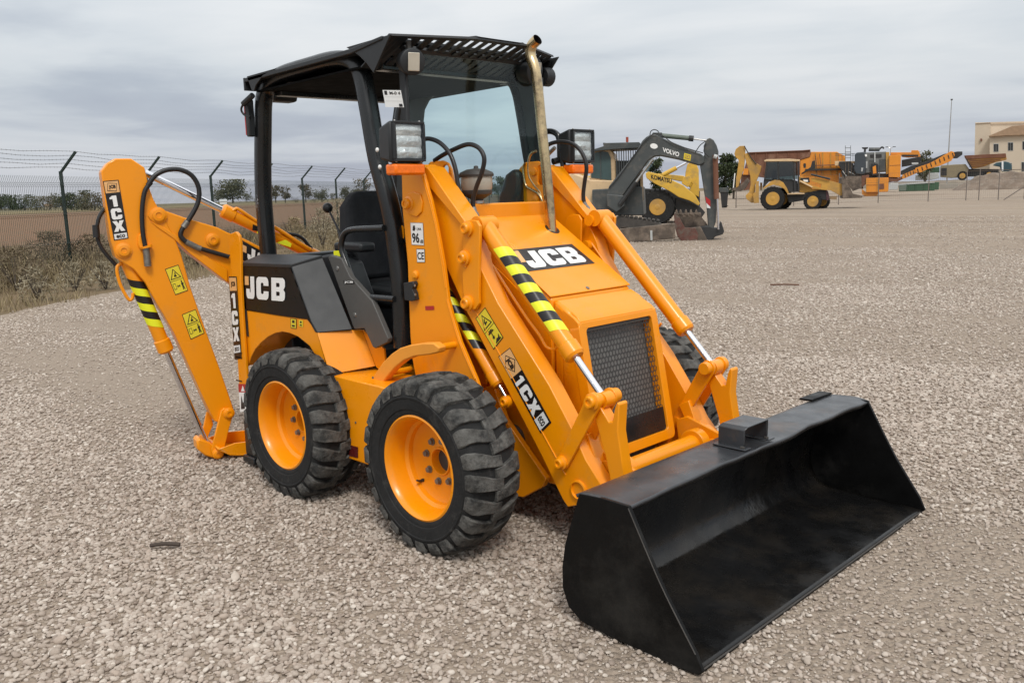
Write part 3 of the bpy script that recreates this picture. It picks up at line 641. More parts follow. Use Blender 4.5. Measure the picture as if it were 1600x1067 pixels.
# grey inner side panel
GP = Z(22, (92, 418), (112, 408), (178, 425), (230, 540), (375, 700), (478, 940), (472, 965), (395, 1003), (380, 995), (325, 875), (262, 880), (252, 860))
MB().prism(Y3(GP, -.555), (0, .03, 0)).build('grey_side_panel', 'grey', BL, .004)
for p in Z(22, (153, 490), (265, 788)):
    x, z = yz([p], -.555)[0]; MB().lathe([(.012, 0), (.011, .004), (.001, .005)], (x, -.555, z), (0, -1, 0), 14).build('panel_screw', 'steel', BL)
D = Decal(*[onY(a, b_, -.555) for a, b_ in Z(22, (192, 568), (262, 568), (264, 590), (196, 590))]); D.rect(0, 0, 1, 1, 'inkblack'); D.text('JCB', .08, .15, .92, .85, 'white', .04); D.build('small_logo_plate', BL)
q_ = [onY(a, b_, -.50) for a, b_ in Z(22, (128, 378), (165, 376), (182, 425), (130, 414))]
MB().prism(q_, (0, .006, 0)).build('yellow_tag', 'neon', BL)

# weld beads on tower and arms
for s in (-1, 1):
    for pts_ in (((700, 468), (719, 533), (744, 592)), ((661, 274), (682, 352), (698, 450))):
        MB().tube(cr([(x, s*.501, z) for x, z in yz([(a-1.5, c) for a, c in pts_], -.5)], 5), .0035, 6).build('weld_bead', 'yel', BL)
    MB().tube(cr([(x, s*.456, z) for x, z in yz(((735, 472), (788, 566), (850, 680), (884, 742)), -.456)], 5), .0030, 6).build('weld_bead', 'yel', BL)
for px_ in ((548, 700), (556, 660), (583, 590)):
    o_ = onY(*px_, -.72); MB().lathe([(.006, 0), (.006, .003), (.001, .004)], o_, (0, -1, 0), 8).build('panel_rivet', 'fitting', BL)

# ---- rear fender, step box, black tank cover (near side read from the photograph, far side its mirror)
FY = .715
for s in (-1, 1):
    side = yz(Z(11, (168, 462), (430, 505), (620, 530), (655, 552), (695, 622), (780, 912), (748, 898), (715, 850), (690, 800), (640, 715), (560, 650), (500, 625), (450, 615), (400, 625), (350, 650), (300, 692), (262, 735), (232, 790), (215, 850), (200, 860), (188, 700)), -FY)
    MB().py(side, s*FY, s*(FY-.012)).build('rear_fender', 'yel', BL, .003)
    arc = yz(Z(11, (780, 912), (715, 850), (690, 800), (640, 715), (560, 650), (500, 625), (450, 615), (400, 625), (350, 650), (300, 692), (262, 735), (232, 790), (215, 850)), -FY)
    b = MB(); n_ = len(arc)
    b.add([(x, s*(FY-.008), z) for x, z in arc]+[(x, s*.50, z) for x, z in arc], [(i, i+1, n_+i+1, n_+i) for i in range(n_-1)]); b.build('wheel_well', 'yel', BL)
    # forward-facing return of the fender
    a1 = onY(*Z(11, (695, 622))[0], -FY); a2 = onY(*Z(11, (780, 912))[0], -FY)
    c2 = onY(587, 572, -.50); c1 = onY(566, 515, -.50)
    m_ = lambda p: Vector((p.x, -s*p.y, p.z))
    MB().prism([m_(a1), m_(a2), m_(c2), m_(c1)], Vector((-.012, 0, 0))).build('fender_front_face', 'yel', BL, .002)
    MB().prism([m_(c1), m_(c2), m_(onY(604, 590, -.50)), m_(onY(600, 545, -.50))], Vector((0, s*-.01, 0))).build('step_riser', 'yel', BL)
    # step box below
    st = yz([(516, 586), (591, 603), (600, 606), (640, 640), (600, 730), (574, 726), (540, 715), (536, 690), (531, 645)], -.72)
    MB().py(st, s*.720, s*.46).build('step_box', 'yel', BL, .006)
    D_ = [Vector((p.x, s*.7205, p.z)) for p in (onY(a, c, -.72) for a, c in Z(3, (1045, 712), (1100, 728), (1100, 785), (1048, 772)))]
    D = Decal(*D_, out=(0, s*9, .5)); D.rect(0, 0, 1, 1, 'darkred'); D.build('side_reflector', BL)
    # black cover
    f0 = Y3(Z(11, (163, 150), (512, 162), (650, 545), (692, 622), (620, 530), (430, 505), (172, 460)), -FY-.004)
    f0 = [(x, s*-y, z) for x, y, z in f0]
    MB().prism(f0, (0, s*-.03, 0)).build('tank_cover_side', 'coverblack', BL, .004)
    B_ = onY(*Z(11, (512, 162))[0], -FY-.004); C_ = onY(*Z(11, (692, 622))[0], -FY-.004); E_ = onY(*Z(11, (730, 100))[0], -.56); G_ = onY(*Z(11, (940, 600))[0], -.56)
    A_ = onY(*Z(11, (163, 150))[0], -FY-.004); H_ = onY(*Z(11, (310, 88))[0], -.56)
    mid = onY(*Z(11, (650, 545))[0], -FY-.004)
    MB().prism([m_(B_), m_(mid), m_(C_), m_(G_), m_(E_)], Vector((-.02, 0, 0))).build('tank_cover_front', 'plastic', BL, .004)
    MB().prism([m_(p)+Vector((0, s*.004 if p in (A_, B_) else 0, .012)) for p in (A_, B_, E_, H_)], Vector((0, 0, -.02))).build('tank_cover_top', 'plastic', BL, .004)
    MB().prism([m_(A_), m_(H_), m_(H_)+Vector((0, 0, -.5)), m_(A_)+Vector((0, 0, -.4))], Vector((.02, 0, 0))).build('tank_cover_back', 'plastic', BL)
    zz = (E_.z+G_.z)/2
    pass
p_ = onY(*Z(11, (808, 480))[0], -.60)
MB().lathe([(.018, 0), (.017, .008), (.010, .010), (.009, .004), (.001, .004)], p_, (.75, -.6, .1), 18).build('cover_lock', 'fitting', BL)
for p in Z(11, (360, 104), (572, 106)): MB().lathe([(.009, 0), (.008, .004), (.001, .004)], onZ(*p, 1.178) if False else onY(*p, -.60), (0, 0, 1), 12).build('cover_screw', 'steel', BL)
q = [onY(a, b_, -FY-.0045) for a, b_ in Z(11, (190, 225), (475, 240), (475, 408), (195, 385))]
D = Decal(*q)
D.rect(0, .60, .10, .98, 'inkbeige')
for ch, u0, u1 in (('J', .04, .25), ('C', .30, .60), ('B', .67, .99)): D.glyph(ch, u0, .02, u1, .98, 'white')
D.build('side_logo_decal', BL)
for cs in (((508, 522), (550, 526), (550, 594), (510, 588)), ((566, 533), (596, 536), (596, 583), (568, 578))):
    D = Decal(*[onY(a, b_, -FY-.0005) for a, b_ in Z(11, *cs)]); D.rect(0, 0, 1, 1, 'inkblack' if cs[0][0] < 520 else 'inkyel'); D.rect(.08, .05, .92, .95, 'inkyel')
    D.poly([(.3, .55), (.7, .55), (.7, .85), (.3, .85)], 'inkblack'); D.rect(.25, .18, .75, .36, 'inkblack'); D.build('small_warning_label', BL)

# ---- front fender flap over the front wheel
fp = [(-.06, .795), (-.20, .830), (-.36, .825), (-.43, .790), (-.50, .700), (-.56, .605)]
for s in (-1, 1):
    xz = yz([(577, 601), (585, 585), (598, 566), (611, 553), (624, 544), (640, 539), (660, 536), (677, 536), (686, 543), (684, 551), (672, 554), (647, 557), (631, 563), (617, 574), (604, 589), (595, 603)], -.64)
    MB().py(xz, s*.64, s*.595).build('front_mudguard', 'yel2', BL, .006)
    c_ = yz([(676, 545)], -.63)[0]
    MB().cyl((c_[0], s*.599, c_[1]), (c_[0], s*.499, c_[1]), .016, n=14).build('mudguard_bolt', 'yel', BL)
    c_ = yz([(598, 585)], -.63)[0]
    MB().cyl((c_[0], s*.599, c_[1]), (c_[0], s*.46, c_[1]), .014, n=14).build('mudguard_bolt', 'yel', BL)

# ---- wheels
WR, WZ, WY = .386, .372, .764
def wheel(x, s, seed):
    r = random.Random(seed); ax = (0, s, 0); o = (x, s*WY, WZ)
    prof = [(.224, .100), (.230, .118), (.245, .126), (.252, .125), (.256, .130), (.285, .133), (.300, .1335), (.303, .1365), (.309, .1365), (.312, .133), (.325, .131), (.348, .122), (.361, .104), (.369, .05), (.370, 0)]
    prof = prof+[(a, -b_) for a, b_ in prof[-2::-1]]
    t = MB().lathe(prof, o, ax, 64, close=False)
    t.f = t.f[:-2]; t.m = t.m[:-2]
    t.v = [(a, b_, max(c, .004)) for a, b_, c in t.v]
    root = MB().lathe([(.226, .104), (.231, .116), (.222, .121), (.213, .112), (.206, .09), (.199, .06), (.196, .03), (.183, .018), (.181, -.004), (.160, -.012), (.120, -.014), (.064, -.014), (.060, -.006), (.055, -.006), (.052, -.02), (.050, -.06), (.001, -.06)], o, ax, 64)
    root.f = root.f[:-2]+[root.f[-1]]; root.m = root.m[:-1]
    tyre = t.build('tyre', 'tyre', BL, ang=40)
    # tread: blocks from centre to shoulder, the two halves staggered
    n = 24; b = MB()
    for k in range(n):
        for h in (1, -1):
            a0 = 2*math.pi*(k+(.5 if h < 0 else 0))/n+.01*r.uniform(-1, 1); ws = [-.018, .03, .075, .108, .128, .135]
            rs = [.3835, .385, .384, .379, .365, .340]; sk = [.05, .035, 0, -.02, -.028, -.03]; hw = [.064, .066, .078, .088, .090, .082]
            vs = []
            for w_, r_, q_, hh in zip(ws, rs, sk, hw):
                if x < -.5 and h < 0 and w_ > .03: r_ = .363
                r_ += r.uniform(-.0015, .0015); hh *= r.uniform(.93, 1.07)
                for da, rad in ((-hh*1.12, r_-.03 if w_ < .12 else r_-.022), (-hh, r_), (hh, r_), (hh*1.12, r_-.03 if w_ < .12 else r_-.022)):
                    th = a0+q_+da; z = WZ+rad*math.cos(th)
                    vs.append((x+rad*math.sin(th), s*(WY+h*w_), max(z, 0)))
            fs = []; m = len(ws)
            for i in range(m-1):
                for j in range(3): fs.append((i*4+j, i*4+j+1, (i+1)*4+j+1, (i+1)*4+j))
            fs += [(0, 3, 2, 1), ((m-1)*4, (m-1)*4+1, (m-1)*4+2, (m-1)*4+3)]
            b.add(vs, fs)
    tr = b.build('tread', 'lug', tyre, .003, ang=50)
    rim = root.build('wheel_rim', 'yel', BL, ang=28)
    for k in range(8):
        th = 2*math.pi*k/8+.2+seed; c = (x+.094*math.sin(th), s*WY-s*.0135, WZ+.094*math.cos(th))
        MB().lathe([(.017, -.002), (.017, .004), (.012, .005), (.012, .016), (.001, .018)], c, ax, 10).build('wheel_nut', 'fitting', rim)
    th = -2.3+seed; c = Vector((x+.165*math.sin(th), s*WY-s*.010, WZ+.165*math.cos(th)))
    MB().tube([c, c+Vector((0, s*.02, 0)), c+Vector((.01, s*.045, .012))], [.008, .006, .004], 8).build('valve', 'rubber', rim)
XR = -1.0908
for i, (x, s) in enumerate(((0, -1), (XR, -1), (0, 1), (XR, 1))): wheel(x, s, i*1.3 if i != 1 else 4.4)
for x in (0, XR): MB().cyl((x, -.72, WZ), (x, .72, WZ), .07, n=20).build('axle', 'dust', BL)

# ---- front bucket
BO = [(.953, .487), (.905, .40), (.862, .27), (.846, .17), (.850, .09), (.880, .035), (.95, .012), (1.05, .012), (1.36, .004), (1.404, .006), (1.418, .024), (1.395, .075), (1.270, .245), (1.20, .36), (1.132, .492), (1.10, .494)]
bk_ = MB()
for s in (-1, 1):
    MB().py([(.930, .487), (.90, .40), (.862, .29), (.846, .20), (.846, .12), (.872, .058), (.93, .022), (1.05, .010), (1.36, .004), (1.404, .006), (1.422, .022), (1.398, .072), (1.285, .235), (1.215, .355), (1.140, .492), (1.03, .494)], s*.925, s*.911).build('bucket_side_plate', 'bucket', BL, .002)
sh = [(.945, .475), (.905, .40), (.868, .28), (.852, .19), (.856, .11), (.885, .055), (.94, .026), (1.05, .016), (1.30, .010), (1.40, .006)]
inn = [(x+.012*(1 if i < 6 else 0)+.004, z+(.010 if i > 3 else 0)) for i, (x, z) in enumerate(sh)]
b = MB(); K = 48; y_ = [-.911+1.822*k/K for k in range(K+1)]
def sheet(profile, ys, jit, name, m, thick):
    pr = cr([(a, 0, c) for a, c in profile], 4); n = len(pr); v = []; f = []
    for j, y in enumerate(ys):
        for i, p in enumerate(pr):
            q_ = jit(i/(n-1), y); v.append((p.x+q_[0], y, p.z+q_[1]))
    for j in range(len(ys)-1):
        for i in range(n-1): f.append((j*n+i, j*n+i+1, (j+1)*n+i+1, (j+1)*n+i))
    B = MB(); B.add(v, f); o = B.build(name, m, BL, ang=60)
    sd = o.modifiers.new('thickness', 'SOLIDIFY'); sd.thickness = thick; sd.offset = 0; return o
def jb(t, y):
    k = noise.noise(Vector((t*5, y*3, 2)))*.004*(t < .92); return (k, abs(k)*.5)
sheet(inn, y_, jb, 'bucket_shell', 'shell', .010)
def jt(t, y):
    w = noise.noise(Vector((y*4.3, 7, 1)))*.012*t+noise.noise(Vector((y*13, 3, 1)))*.004*t
    return (w, noise.noise(Vector((y*3.7, 1, t*2)))*.010*t-.003)
sheet([(.915, .478), (.95, .488), (1.03, .4905), (1.09, .490), (1.139, .489)], [-.922+1.862*k/70 for k in range(71)], jt, 'bucket_top_plate', 'plate', .012)
sheet([(1.118, .470), (1.124, .478), (1.136, .484)], [-.91+1.82*k/60 for k in range(61)], lambda t, y: jt(1, y), 'bucket_lip', 'bucket', .012)
MB().box(1.32, 1.405, -.911, .911, .001, .011).build('cutting_edge', 'bucket', BL, .002)
MB().prism([(.885, .74, .490), (.890, .935, .490), (.955, .935, .492), (.950, .74, .492)], (0, 0, .010)).build('top_plate_flange', 'bucket', BL, .002)
q_ = onZ(1362, 618, .50)
# folded step bracket on the top plate
s0, s1, s2, s3 = onZ(1143, 704, .497), onZ(1178, 708, .497), onZ(1224, 685, .497), onZ(1190, 672, .497)
ya, yb = s0.y+.05, s0.y+.235
xa, xb = .990, 1.105
b = MB()
b.prism([(xa, ya, .497), (xa, ya, .570), (xa+.01, ya+.015, .582), (xa+.01, yb-.015, .582), (xa, yb, .570), (xa, yb, .497), (xa, yb-.010, .497), (xa, yb-.010, .566), (xa, yb-.02, .572), (xa, ya+.02, .572), (xa, ya+.010, .566), (xa, ya+.010, .497)], (xb-xa, 0, 0))
b.build('step_bracket', 'plate', BL, .003)
for yy in (ya, yb):
    MB().box(xa-.01, xb+.02, yy-.025, yy+.02, .496, .502).build('bracket_foot', 'plate', BL, .002)
    MB().lathe([(.010, 0), (.010, .006), (.001, .007)], (xb, yy-.012, .502), (0, 0, 1), 6).build('bracket_bolt', 'dust', BL)
for s in (-1, 1):                     # weld bead along the shell and the bright worn plate edge
    MB().tube(cr([(a+.010, s*.907, c+.008) for a, c in sh], 4), .0055, 6).build('weld_bead', 'bucket', BL)
    MB().tube(cr([(1.139, s*.9255, .486), (1.213, s*.9255, .353), (1.283, s*.9255, .235), (1.396, s*.9255, .072)], 6), .0022, 6).build('worn_edge', 'dust', BL)
MB().tube([(1.404, -.905, .012), (1.404, .905, .012)], .004, 6).build('worn_edge', 'dust', BL)
for s in (-1, 1):                     # hinge ears behind the bucket
    for yy in (.30, .335):
        MB().py([(.62, .26), (.59, .30), (.63, .35), (.74, .37), (.86, .36), (.845, .24), (.80, .16)], s*yy, s*(yy+.014)).build('bucket_ear', 'yel', BL, .003)

# ---- rear digging arm, swung out to the near side: everything lies in one upright plane
TH = math.radians(256); BQ = Vector((-1.93, -.30, 0)); BU = Vector((math.cos(TH), math.sin(TH), 0)); BN = Vector((-math.sin(TH), math.cos(TH), 0))
def onB(px, py, off=0):
    d = ray(px, py); t = ((BQ+BN*off-CP).dot(BN))/d.dot(BN); return CP+t*d
def bplate(name, px, o0, o1, m='yel', bev=.004, parent=BL):
    p = [onB(a, c, o0) for a, c in px]
    return MB().prism(p, BN*(o1-o0)).build(name, m, parent, bev)
bplate('boom', Z(2, (385, 250), (405, 285), (430, 320), (600, 380), (800, 440), (860, 470), (945, 500), (1060, 558), (1200, 640), (1320, 800), (1250, 900), (1000, 860), (860, 765), (700, 640), (640, 595), (540, 505), (440, 440), (395, 420), (380, 380)), .055, -.055, bev=.008)
bplate('boom_lower_rib', Z(2, (400, 405), (440, 415), (560, 490), (700, 590), (860, 690), (860, 768), (700, 645), (640, 600), (540, 508), (440, 440)), .068, -.068)
bplate('dipper', [(158, 268), (168, 255), (180, 248), (205, 248), (226, 262), (232, 290), (240, 312), (272, 369), (283, 397), (298, 450), (323, 520), (345, 580), (365, 638), (362, 655), (348, 662), (335, 658), (318, 622), (272, 520), (243, 471), (227, 442), (209, 421), (181, 403), (173, 376), (165, 320)], .062, -.062, bev=.006)
bplate('dipper_cheek_plate', Z(2, (330, 490), (345, 475), (375, 480), (385, 545), (402, 553), (402, 568), (340, 570), (328, 545)), .078, .060)
def bpin(px, r, off, name='dipper_pin'):
    o = onB(*px, off)-BN*.002
    MB().lathe([(r*1.5, 0), (r*1.5, .010), (r*1.05, .014), (r*1.05, .024), (r*.55, .026), (r*.5, .021), (.001, .021)], o, BN, 24).build(name, 'yel', BL)
bpin(Z(2, (446, 368))[0], .030, .062); bpin(Z(2, (240, 577))[0], .028, .062); bpin(Z(2, (770, 515))[0], .026, .055)
bplate('pin_keeper', Z(2, (385, 370), (400, 340), (440, 325), (480, 345), (495, 380), (470, 405), (430, 405), (400, 395)), .070, .055, bev=.003)
def btube(px, off, r, m='yel', name='pipe', n=12, k=6):
    p = [onB(a, c, off) for a, c in px]; return MB().tube(cr(p, k) if len(p) > 2 else p, r, n).build(name, m, BL)
def bcyl(a, b, c, r, rr_, off=0, nm='crowd'):
    A, B, C_ = onB(*a, off), onB(*b, off), onB(*c, off); d = (C_-A).normalized(); L = (B-A).dot(d)
    MB().lathe([(.01, 0), (r*.9, 0), (r*.96, .03), (r*.96, L-.08), (r*1.12, L-.075), (r*1.12, L-.012), (r*.85, L), (rr_, L)], A, d, 28).build(nm+'_cylinder', 'yel', BL, ang=25)
    MB().cyl(A+d*(L-.03), C_, rr_, n=20).build(nm+'_rod', 'chrome', BL)
    return A, d, L
# crowd cylinder over the boom (barrel inboard, rod to the dipper top)
bcyl((505, 405), (343, 335), (226, 270), .038, .020, -.02)
btube(Z(21, (200, 530), (225, 515), (260, 522), (440, 640), (600, 740), (660, 745)), .01, .010, name='cylinder_pipe')
btube(Z(21, (580, 680), (680, 740), (800, 820), (900, 880), (920, 890)), .02, .012, name='cylinder_pipe')
btube(Z(21, (580, 730), (700, 790), (860, 860), (930, 900)), .01, .009, name='cylinder_pipe')
btube(Z(21, (660, 740), (780, 755), (850, 790), (900, 850), (930, 880)), .0, .011, 'rubber', 'hose')
D = Decal(*[onB(a, c, .040) for a, c in Z(21, (600, 825), (690, 798), (745, 835), (735, 868))]); D.rect(0, 0, 1, 1, 'neon'); D.build('warning_sticker', BL)
for cs, m_ in ((((385, 655), (455, 685), (455, 722), (380, 710)), 'inkblack'), (((445, 690), (520, 740), (500, 770), (420, 735)), 'neon')):
    D = Decal(*[onB(a, c, .022) for a, c in Z(21, *cs)]); D.rect(0, 0, 1, 1, m_); D.build('warning_stripe', BL)
D = Decal(*[onB(a, c, .0555) for a, c in Z(2, (942, 515), (1170, 640), (1150, 720), (942, 632))]); D.rect(0, 0, 1, 1, 'inkblack'); D.rect(.03, .45, .13, .8, 'inkbeige')
for ch, u0, u1 in (('J', .16, .36), ('C', .42, .66), ('B', .70, .94)): D.glyph(ch, u0, .15, u1, .85, 'white')
D.build('boom_logo_decal', BL)
# bucket cylinder in front of the dipper
A, d, L = bcyl((193, 395), (256, 552), (322, 692), .040, .018, .0)
b = MB(); e1 = BN; e2 = d.cross(BN)
for k in range(6):
    b.mi = k % 2; h0 = L*(.27+.46*k/6); h1 = L*(.27+.46*(k+1)/6); vs = []
    for i in range(11):
        t = math.radians(-80+160*i/10); w = (e1*math.cos(t)+e2*math.sin(t))*.0402; q_ = -.06*(i/10-.5)
        vs += [A+d*(h0+q_)+w, A+d*(h1+q_)+w]
    b.add(vs, [(2*i, 2*i+1, 2*i+3, 2*i+2) for i in range(10)])
b.build('warning_stripes', ['inkblack', 'neon'], BL, recalc=False)
btube(Z(2, (228, 655), (204, 672), (203, 715), (225, 790), (270, 868), (292, 862), (296, 830)), .02, .009, name='cylinder_pipe', k=4)
# hoses
btube([(236, 285), (226, 300), (222, 330), (223, 362), (228, 390)], .085, .0125, 'rubber', 'hose')
btube([(228, 386), (231, 416)], .085, .019, 'fitting', 'hose_fitting')
btube([(228.5, 384), (229.5, 387)], .085, .030, 'yel', 'hose_clamp')
btube(Z(2, (385, 190), (430, 130), (500, 98), (580, 98), (650, 135), (688, 210), (680, 300), (625, 400), (590, 450), (580, 490), (610, 525)), .085, .0135, 'rubber', 'hose')
btube(Z(2, (622, 405), (596, 440)), .085, .018, 'fitting', 'hose_fitting')
btube(Z(2, (610, 525), (680, 560), (700, 566)), .080, .017, 'fitting', 'hose_fitting')
btube(Z(2, (690, 563), (850, 610), (862, 612)), .075, .013, 'rubber', 'hose')
btube(Z(2, (130, 325), (95, 380), (82, 450), (90, 520), (125, 585), (195, 665)), -.02, .011, 'rubber', 'hose')
btube(Z(2, (75, 425), (80, 500)), -.01, .018, 'rubber', 'hose_sleeve')
# bucket linkage and folded digging bucket
bplate('dipper_link', Z(3, (385, 540), (400, 525), (440, 530), (452, 550), (425, 640), (395, 770), (370, 790), (340, 770), (335, 740)), .085, .065)
bplate('dipper_link', Z(3, (310, 545), (330, 555), (345, 610), (310, 690), (280, 690), (290, 640)), -.045, -.065)
bplate('dipper_link', Z(3, (385, 540), (400, 525), (440, 530), (452, 550), (425, 640), (395, 770), (370, 790), (340, 770), (335, 740)), -.065, -.085)
bpin(Z(3, (425, 550))[0], .022, .085); bpin(Z(3, (368, 760))[0], .022, .085)
bplate('link_casting', Z(3, (258, 700), (270, 682), (330, 705), (345, 720), (400, 740), (395, 785), (360, 792), (300, 772), (262, 740)), .055, -.055, bev=.01)
# small digging bucket curled back under the frame
o0 = onB(345, 700, 0); base = Vector((o0.x, o0.y, 0)); b = MB()
prof = [(-.05, .08), (.02, .03), (.12, .012), (.30, .010), (.42, .02), (.43, .05), (.33, .075), (.20, .09), (.05, .10)]
for off in (-.15, .138):
    p = [base-BU*s_+BN*off+Vector((0, 0, z)) for s_, z in prof]; b.prism(p, BN*.012)
b.build('digging_bucket_side', 'yel', BL, .003)
p0 = [base-BU*s_+BN*-.15+Vector((0, 0, z)) for s_, z in prof[:6]]; b = MB()
b.add(p0+[q_+BN*.30 for q_ in p0], [(i, i+1, i+7, i+6) for i in range(5)]); o_ = b.build('digging_bucket_shell', 'yel', BL); m_ = o_.modifiers.new('t', 'SOLIDIFY'); m_.thickness = .01
for k in range(3):
    c = base-BU*.43+BN*(-.11+.11*k)+Vector((0, 0, .035)); b = MB(); b.prism([c-BN*.02, c+BN*.02, c+BN*.012-BU*.08, c-BN*.012-BU*.08], (0, 0, .015)); b.build('bucket_tooth', 'dust', BL)
# decals on dipper
def dz(k, *pts, off=.0625): return [onB(a, c, off) for a, c in Z(k, *pts)]
q = dz(2, (210, 157), (270, 505), (183, 518), (116, 165))           # top to bottom strip: (tr, br, bl, tl)
tr, br, bl, tl = q
D = Decal(tl, tr, br, bl); D.rect(0, 0, 1, 1, 'inkblack'); D.rect(.05, .795, .95, .985, 'inkbeige')
D.poly([(.16, .83), (.75, .81), (.86, .945), (.28, .965)], 'inkblack'); D.poly([(.20, .84), (.73, .822), (.82, .938), (.30, .955)], 'inkbeige'); D.text('JCB', .30, .855, .74, .925, 'inkblack', .05, 8)
D.glyph('1', .15, .56, .80, .745, 'white', 5); D.glyph('C', .14, .345, .84, .53, 'white', 5); D.glyph('X', .12, .14, .88, .32, 'white', 5)
D.rect(.07, .015, .93, .105, 'sticker', 5); D.text('eco', .20, .03, .80, .085, 'inkblack', .03, 7); D.build('model_decal', BL)
warnsign(dz(2, (486, 688), (566, 661), (624, 815), (548, 842)))
warnsign(dz(3, (180, 38), (252, 10), (298, 135), (226, 168)))
# kingpost and rear frame
MB().py([(-2.02, .30), (-2.02, 1.05), (-1.88, 1.10), (-1.80, .95), (-1.80, .30)], -.13, .13).build('kingpost', 'yel', BL, .01)
MB().box(-1.86, -1.72, -.70, .70, .36, .46).build('rear_frame_lower_beam', 'yel', BL, .008)
MB().box(-1.86, -1.74, -.70, .70, .92, 1.02).build('rear_frame_upper_beam', 'yel', BL, .008)
for s in (-1, 1):
    lg = yz([(357, 372), (360, 365), (368, 362), (373, 368), (375, 380), (376, 440), (379, 500), (386, 600), (388, 640), (376, 640), (368, 520), (360, 410)], -.738)
    MB().py(lg, s*.738, s*.720).build('stabiliser_leg', 'yel', BL, .004)
    x, z = yz([(365, 382)], -.76)[0]
    f_ = yz([(388, 655), (378, 660)], -.74)[0]
    MB().py([(f_[0]-.06, .06), (f_[0]-.06, .26), (f_[0]+.04, .30), (f_[0]+.07, .06)], s*.74, s*.68).build('stabiliser_slide', 'black', BL, .004)
    MB().py([(f_[0]-.07, .02), (f_[0]-.06, .06), (f_[0]+.06, .06), (f_[0]+.07, .02)], s*.76, s*.66).build('stabiliser_foot', 'black', BL, .006)
LD = lambda pts: [onY(a, b_, -.7385) for a, b_ in pts]
q = LD([(357.5, 432), (370, 432), (378, 560), (367, 562)])
D = Decal(*q); D.rect(0, 0, 1, 1, 'inkblack'); D.rect(.06, .83, .94, .985, 'inkbeige'); D.text('JCB', .25, .87, .8, .94, 'inkblack', .05)
D.glyph('1', .15, .62, .85, .80, 'white', 5); D.glyph('C', .10, .42, .90, .59, 'white', 5); D.glyph('X', .08, .22, .92, .39, 'white', 5); D.rect(.06, .08, .94, .17, 'sticker', 5); D.text('eco', .2, .10, .8, .15, 'inkblack', .02, 7)
D.build('model_decal', BL)
q = LD(Z(3, (476, 398), (522, 400), (516, 540), (486, 545))); D = Decal(*q); D.rect(0, 0, 1, 1, 'white'); D.rect(0, .70, 1, 1, 'inkred'); D.poly([(.3, .74), (.75, .74), (.52, .95)], 'white')
D.poly([(.2, .1), (.8, .1), (.85, .5), (.55, .3), (.3, .6)], 'inkblack'); D.build('crush_warning_label', BL)
for ys_ in ((228, 236), (254, 262), (376, 382)):
    q = LD(Z(3, (462, ys_[0]), (494, ys_[0]+6), (495, ys_[1]+8), (463, ys_[1]))); D = Decal(*q); D.rect(0, 0, 1, 1, 'inkblack'); D.build('leg_mark', BL)
q = [onY(a, b_, -FY-.0005) for a, b_ in Z(3, (490, 140), (515, 140), (520, 246), (494, 240))]; D = Decal(*q); D.rect(0, 0, 1, 1, 'grey'); D.rect(.1, .1, .9, .45, 'sticker'); D.build('serial_plate', BL)

# ================================================================== GROUND
ED = Vector((math.cos(math.radians(124)), math.sin(math.radians(124)), 0)); EN = Vector((-ED.y, ED.x, 0))   # along the fence / away from the yard
if EN.x > 0: EN = -EN
EO = Vector((-11.9, 1.75, 0))        # a point on the gravel's edge
def posmat(name):
    m = bpy.data.materials.new(name); m.use_nodes = True; t = m.node_tree; b = t.nodes['Principled BSDF']; g = t.nodes.new('ShaderNodeNewGeometry')
    b.inputs['Roughness'].default_value = .95; b.inputs['Specular IOR Level'].default_value = .2
    return m, t, b, g.outputs['Position']
m, t, b, P = posmat('field_soil')
sep = t.nodes.new('ShaderNodeVectorMath'); sep.operation = 'DOT_PRODUCT'; t.links.new(P, sep.inputs[0]); sep.inputs[1].default_value = EN
dd = mth('SUBTRACT', sep.outputs['Value'], EO.dot(EN), t)
wn = nz(.02, 5, .6, (0, 0, 0), P, t)
d2 = mth('ADD', dd, mth('MULTIPLY', mth('SUBTRACT', wn, .5, t), 40, t), t)
lg_ = mth('DIVIDE', d2, 500, t)
soil = ramp(t, lg_, [(.0, (.17, .12, .07)), (.016, (.17, .115, .065)), (.045, (.205, .105, .06)), (.24, (.20, .10, .055)), (.30, (.20, .15, .07)), (.5, (.19, .16, .075)), (.62, (.12, .11, .06))])
soil = mixc(t, ramp(t, nz(1.4, 6, .7, (0, 0, 0), P, t), [(.35, (0, 0, 0)), (.7, (1, 1, 1))]), soil, (.13, .10, .06))
t.links.new(soil, b.inputs['Base Color'])
bn = t.nodes.new('ShaderNodeBump'); bn.inputs['Strength'].default_value = .6; bn.inputs['Distance'].default_value = .08
t.links.new(nz(4, 8, .7, (0, 0, 0), P, t), bn.inputs['Height']); t.links.new(bn.outputs[0], b.inputs['Normal'])
g_ = MB().box(-2500, 2500, -2500, 2500, -1, -.03).build('ground', m, smooth=False); tag(g_, kind='structure')
# the gravel yard: one sheet with an uneven left edge
m, t, b, P = posmat('gravel_yard')
vo = t.nodes.new('ShaderNodeTexVoronoi'); vo.inputs['Scale'].default_value = 38; t.links.new(P, vo.inputs[0])
vo2 = t.nodes.new('ShaderNodeTexVoronoi'); vo2.inputs['Scale'].default_value = 17; t.links.new(P, vo2.inputs[0])
stone = ramp(t, vo.outputs['Color'], [(.1, (0.195, 0.148, 0.112)), (.5, (0.302, 0.249, 0.195)), (.9, (0.449, 0.383, 0.316))])
stone2 = ramp(t, vo2.outputs['Color'], [(.1, (0.205, 0.158, 0.121)), (.5, (0.313, 0.259, 0.205)), (.95, (0.440, 0.374, 0.312))])
stone = mixc(t, .4, stone, stone2)
sand = ramp(t, nz(9, 8, .75, (3, 3, 0), P, t), [(.3, (0.219, 0.163, 0.116)), (.7, (0.352, 0.282, 0.214))])
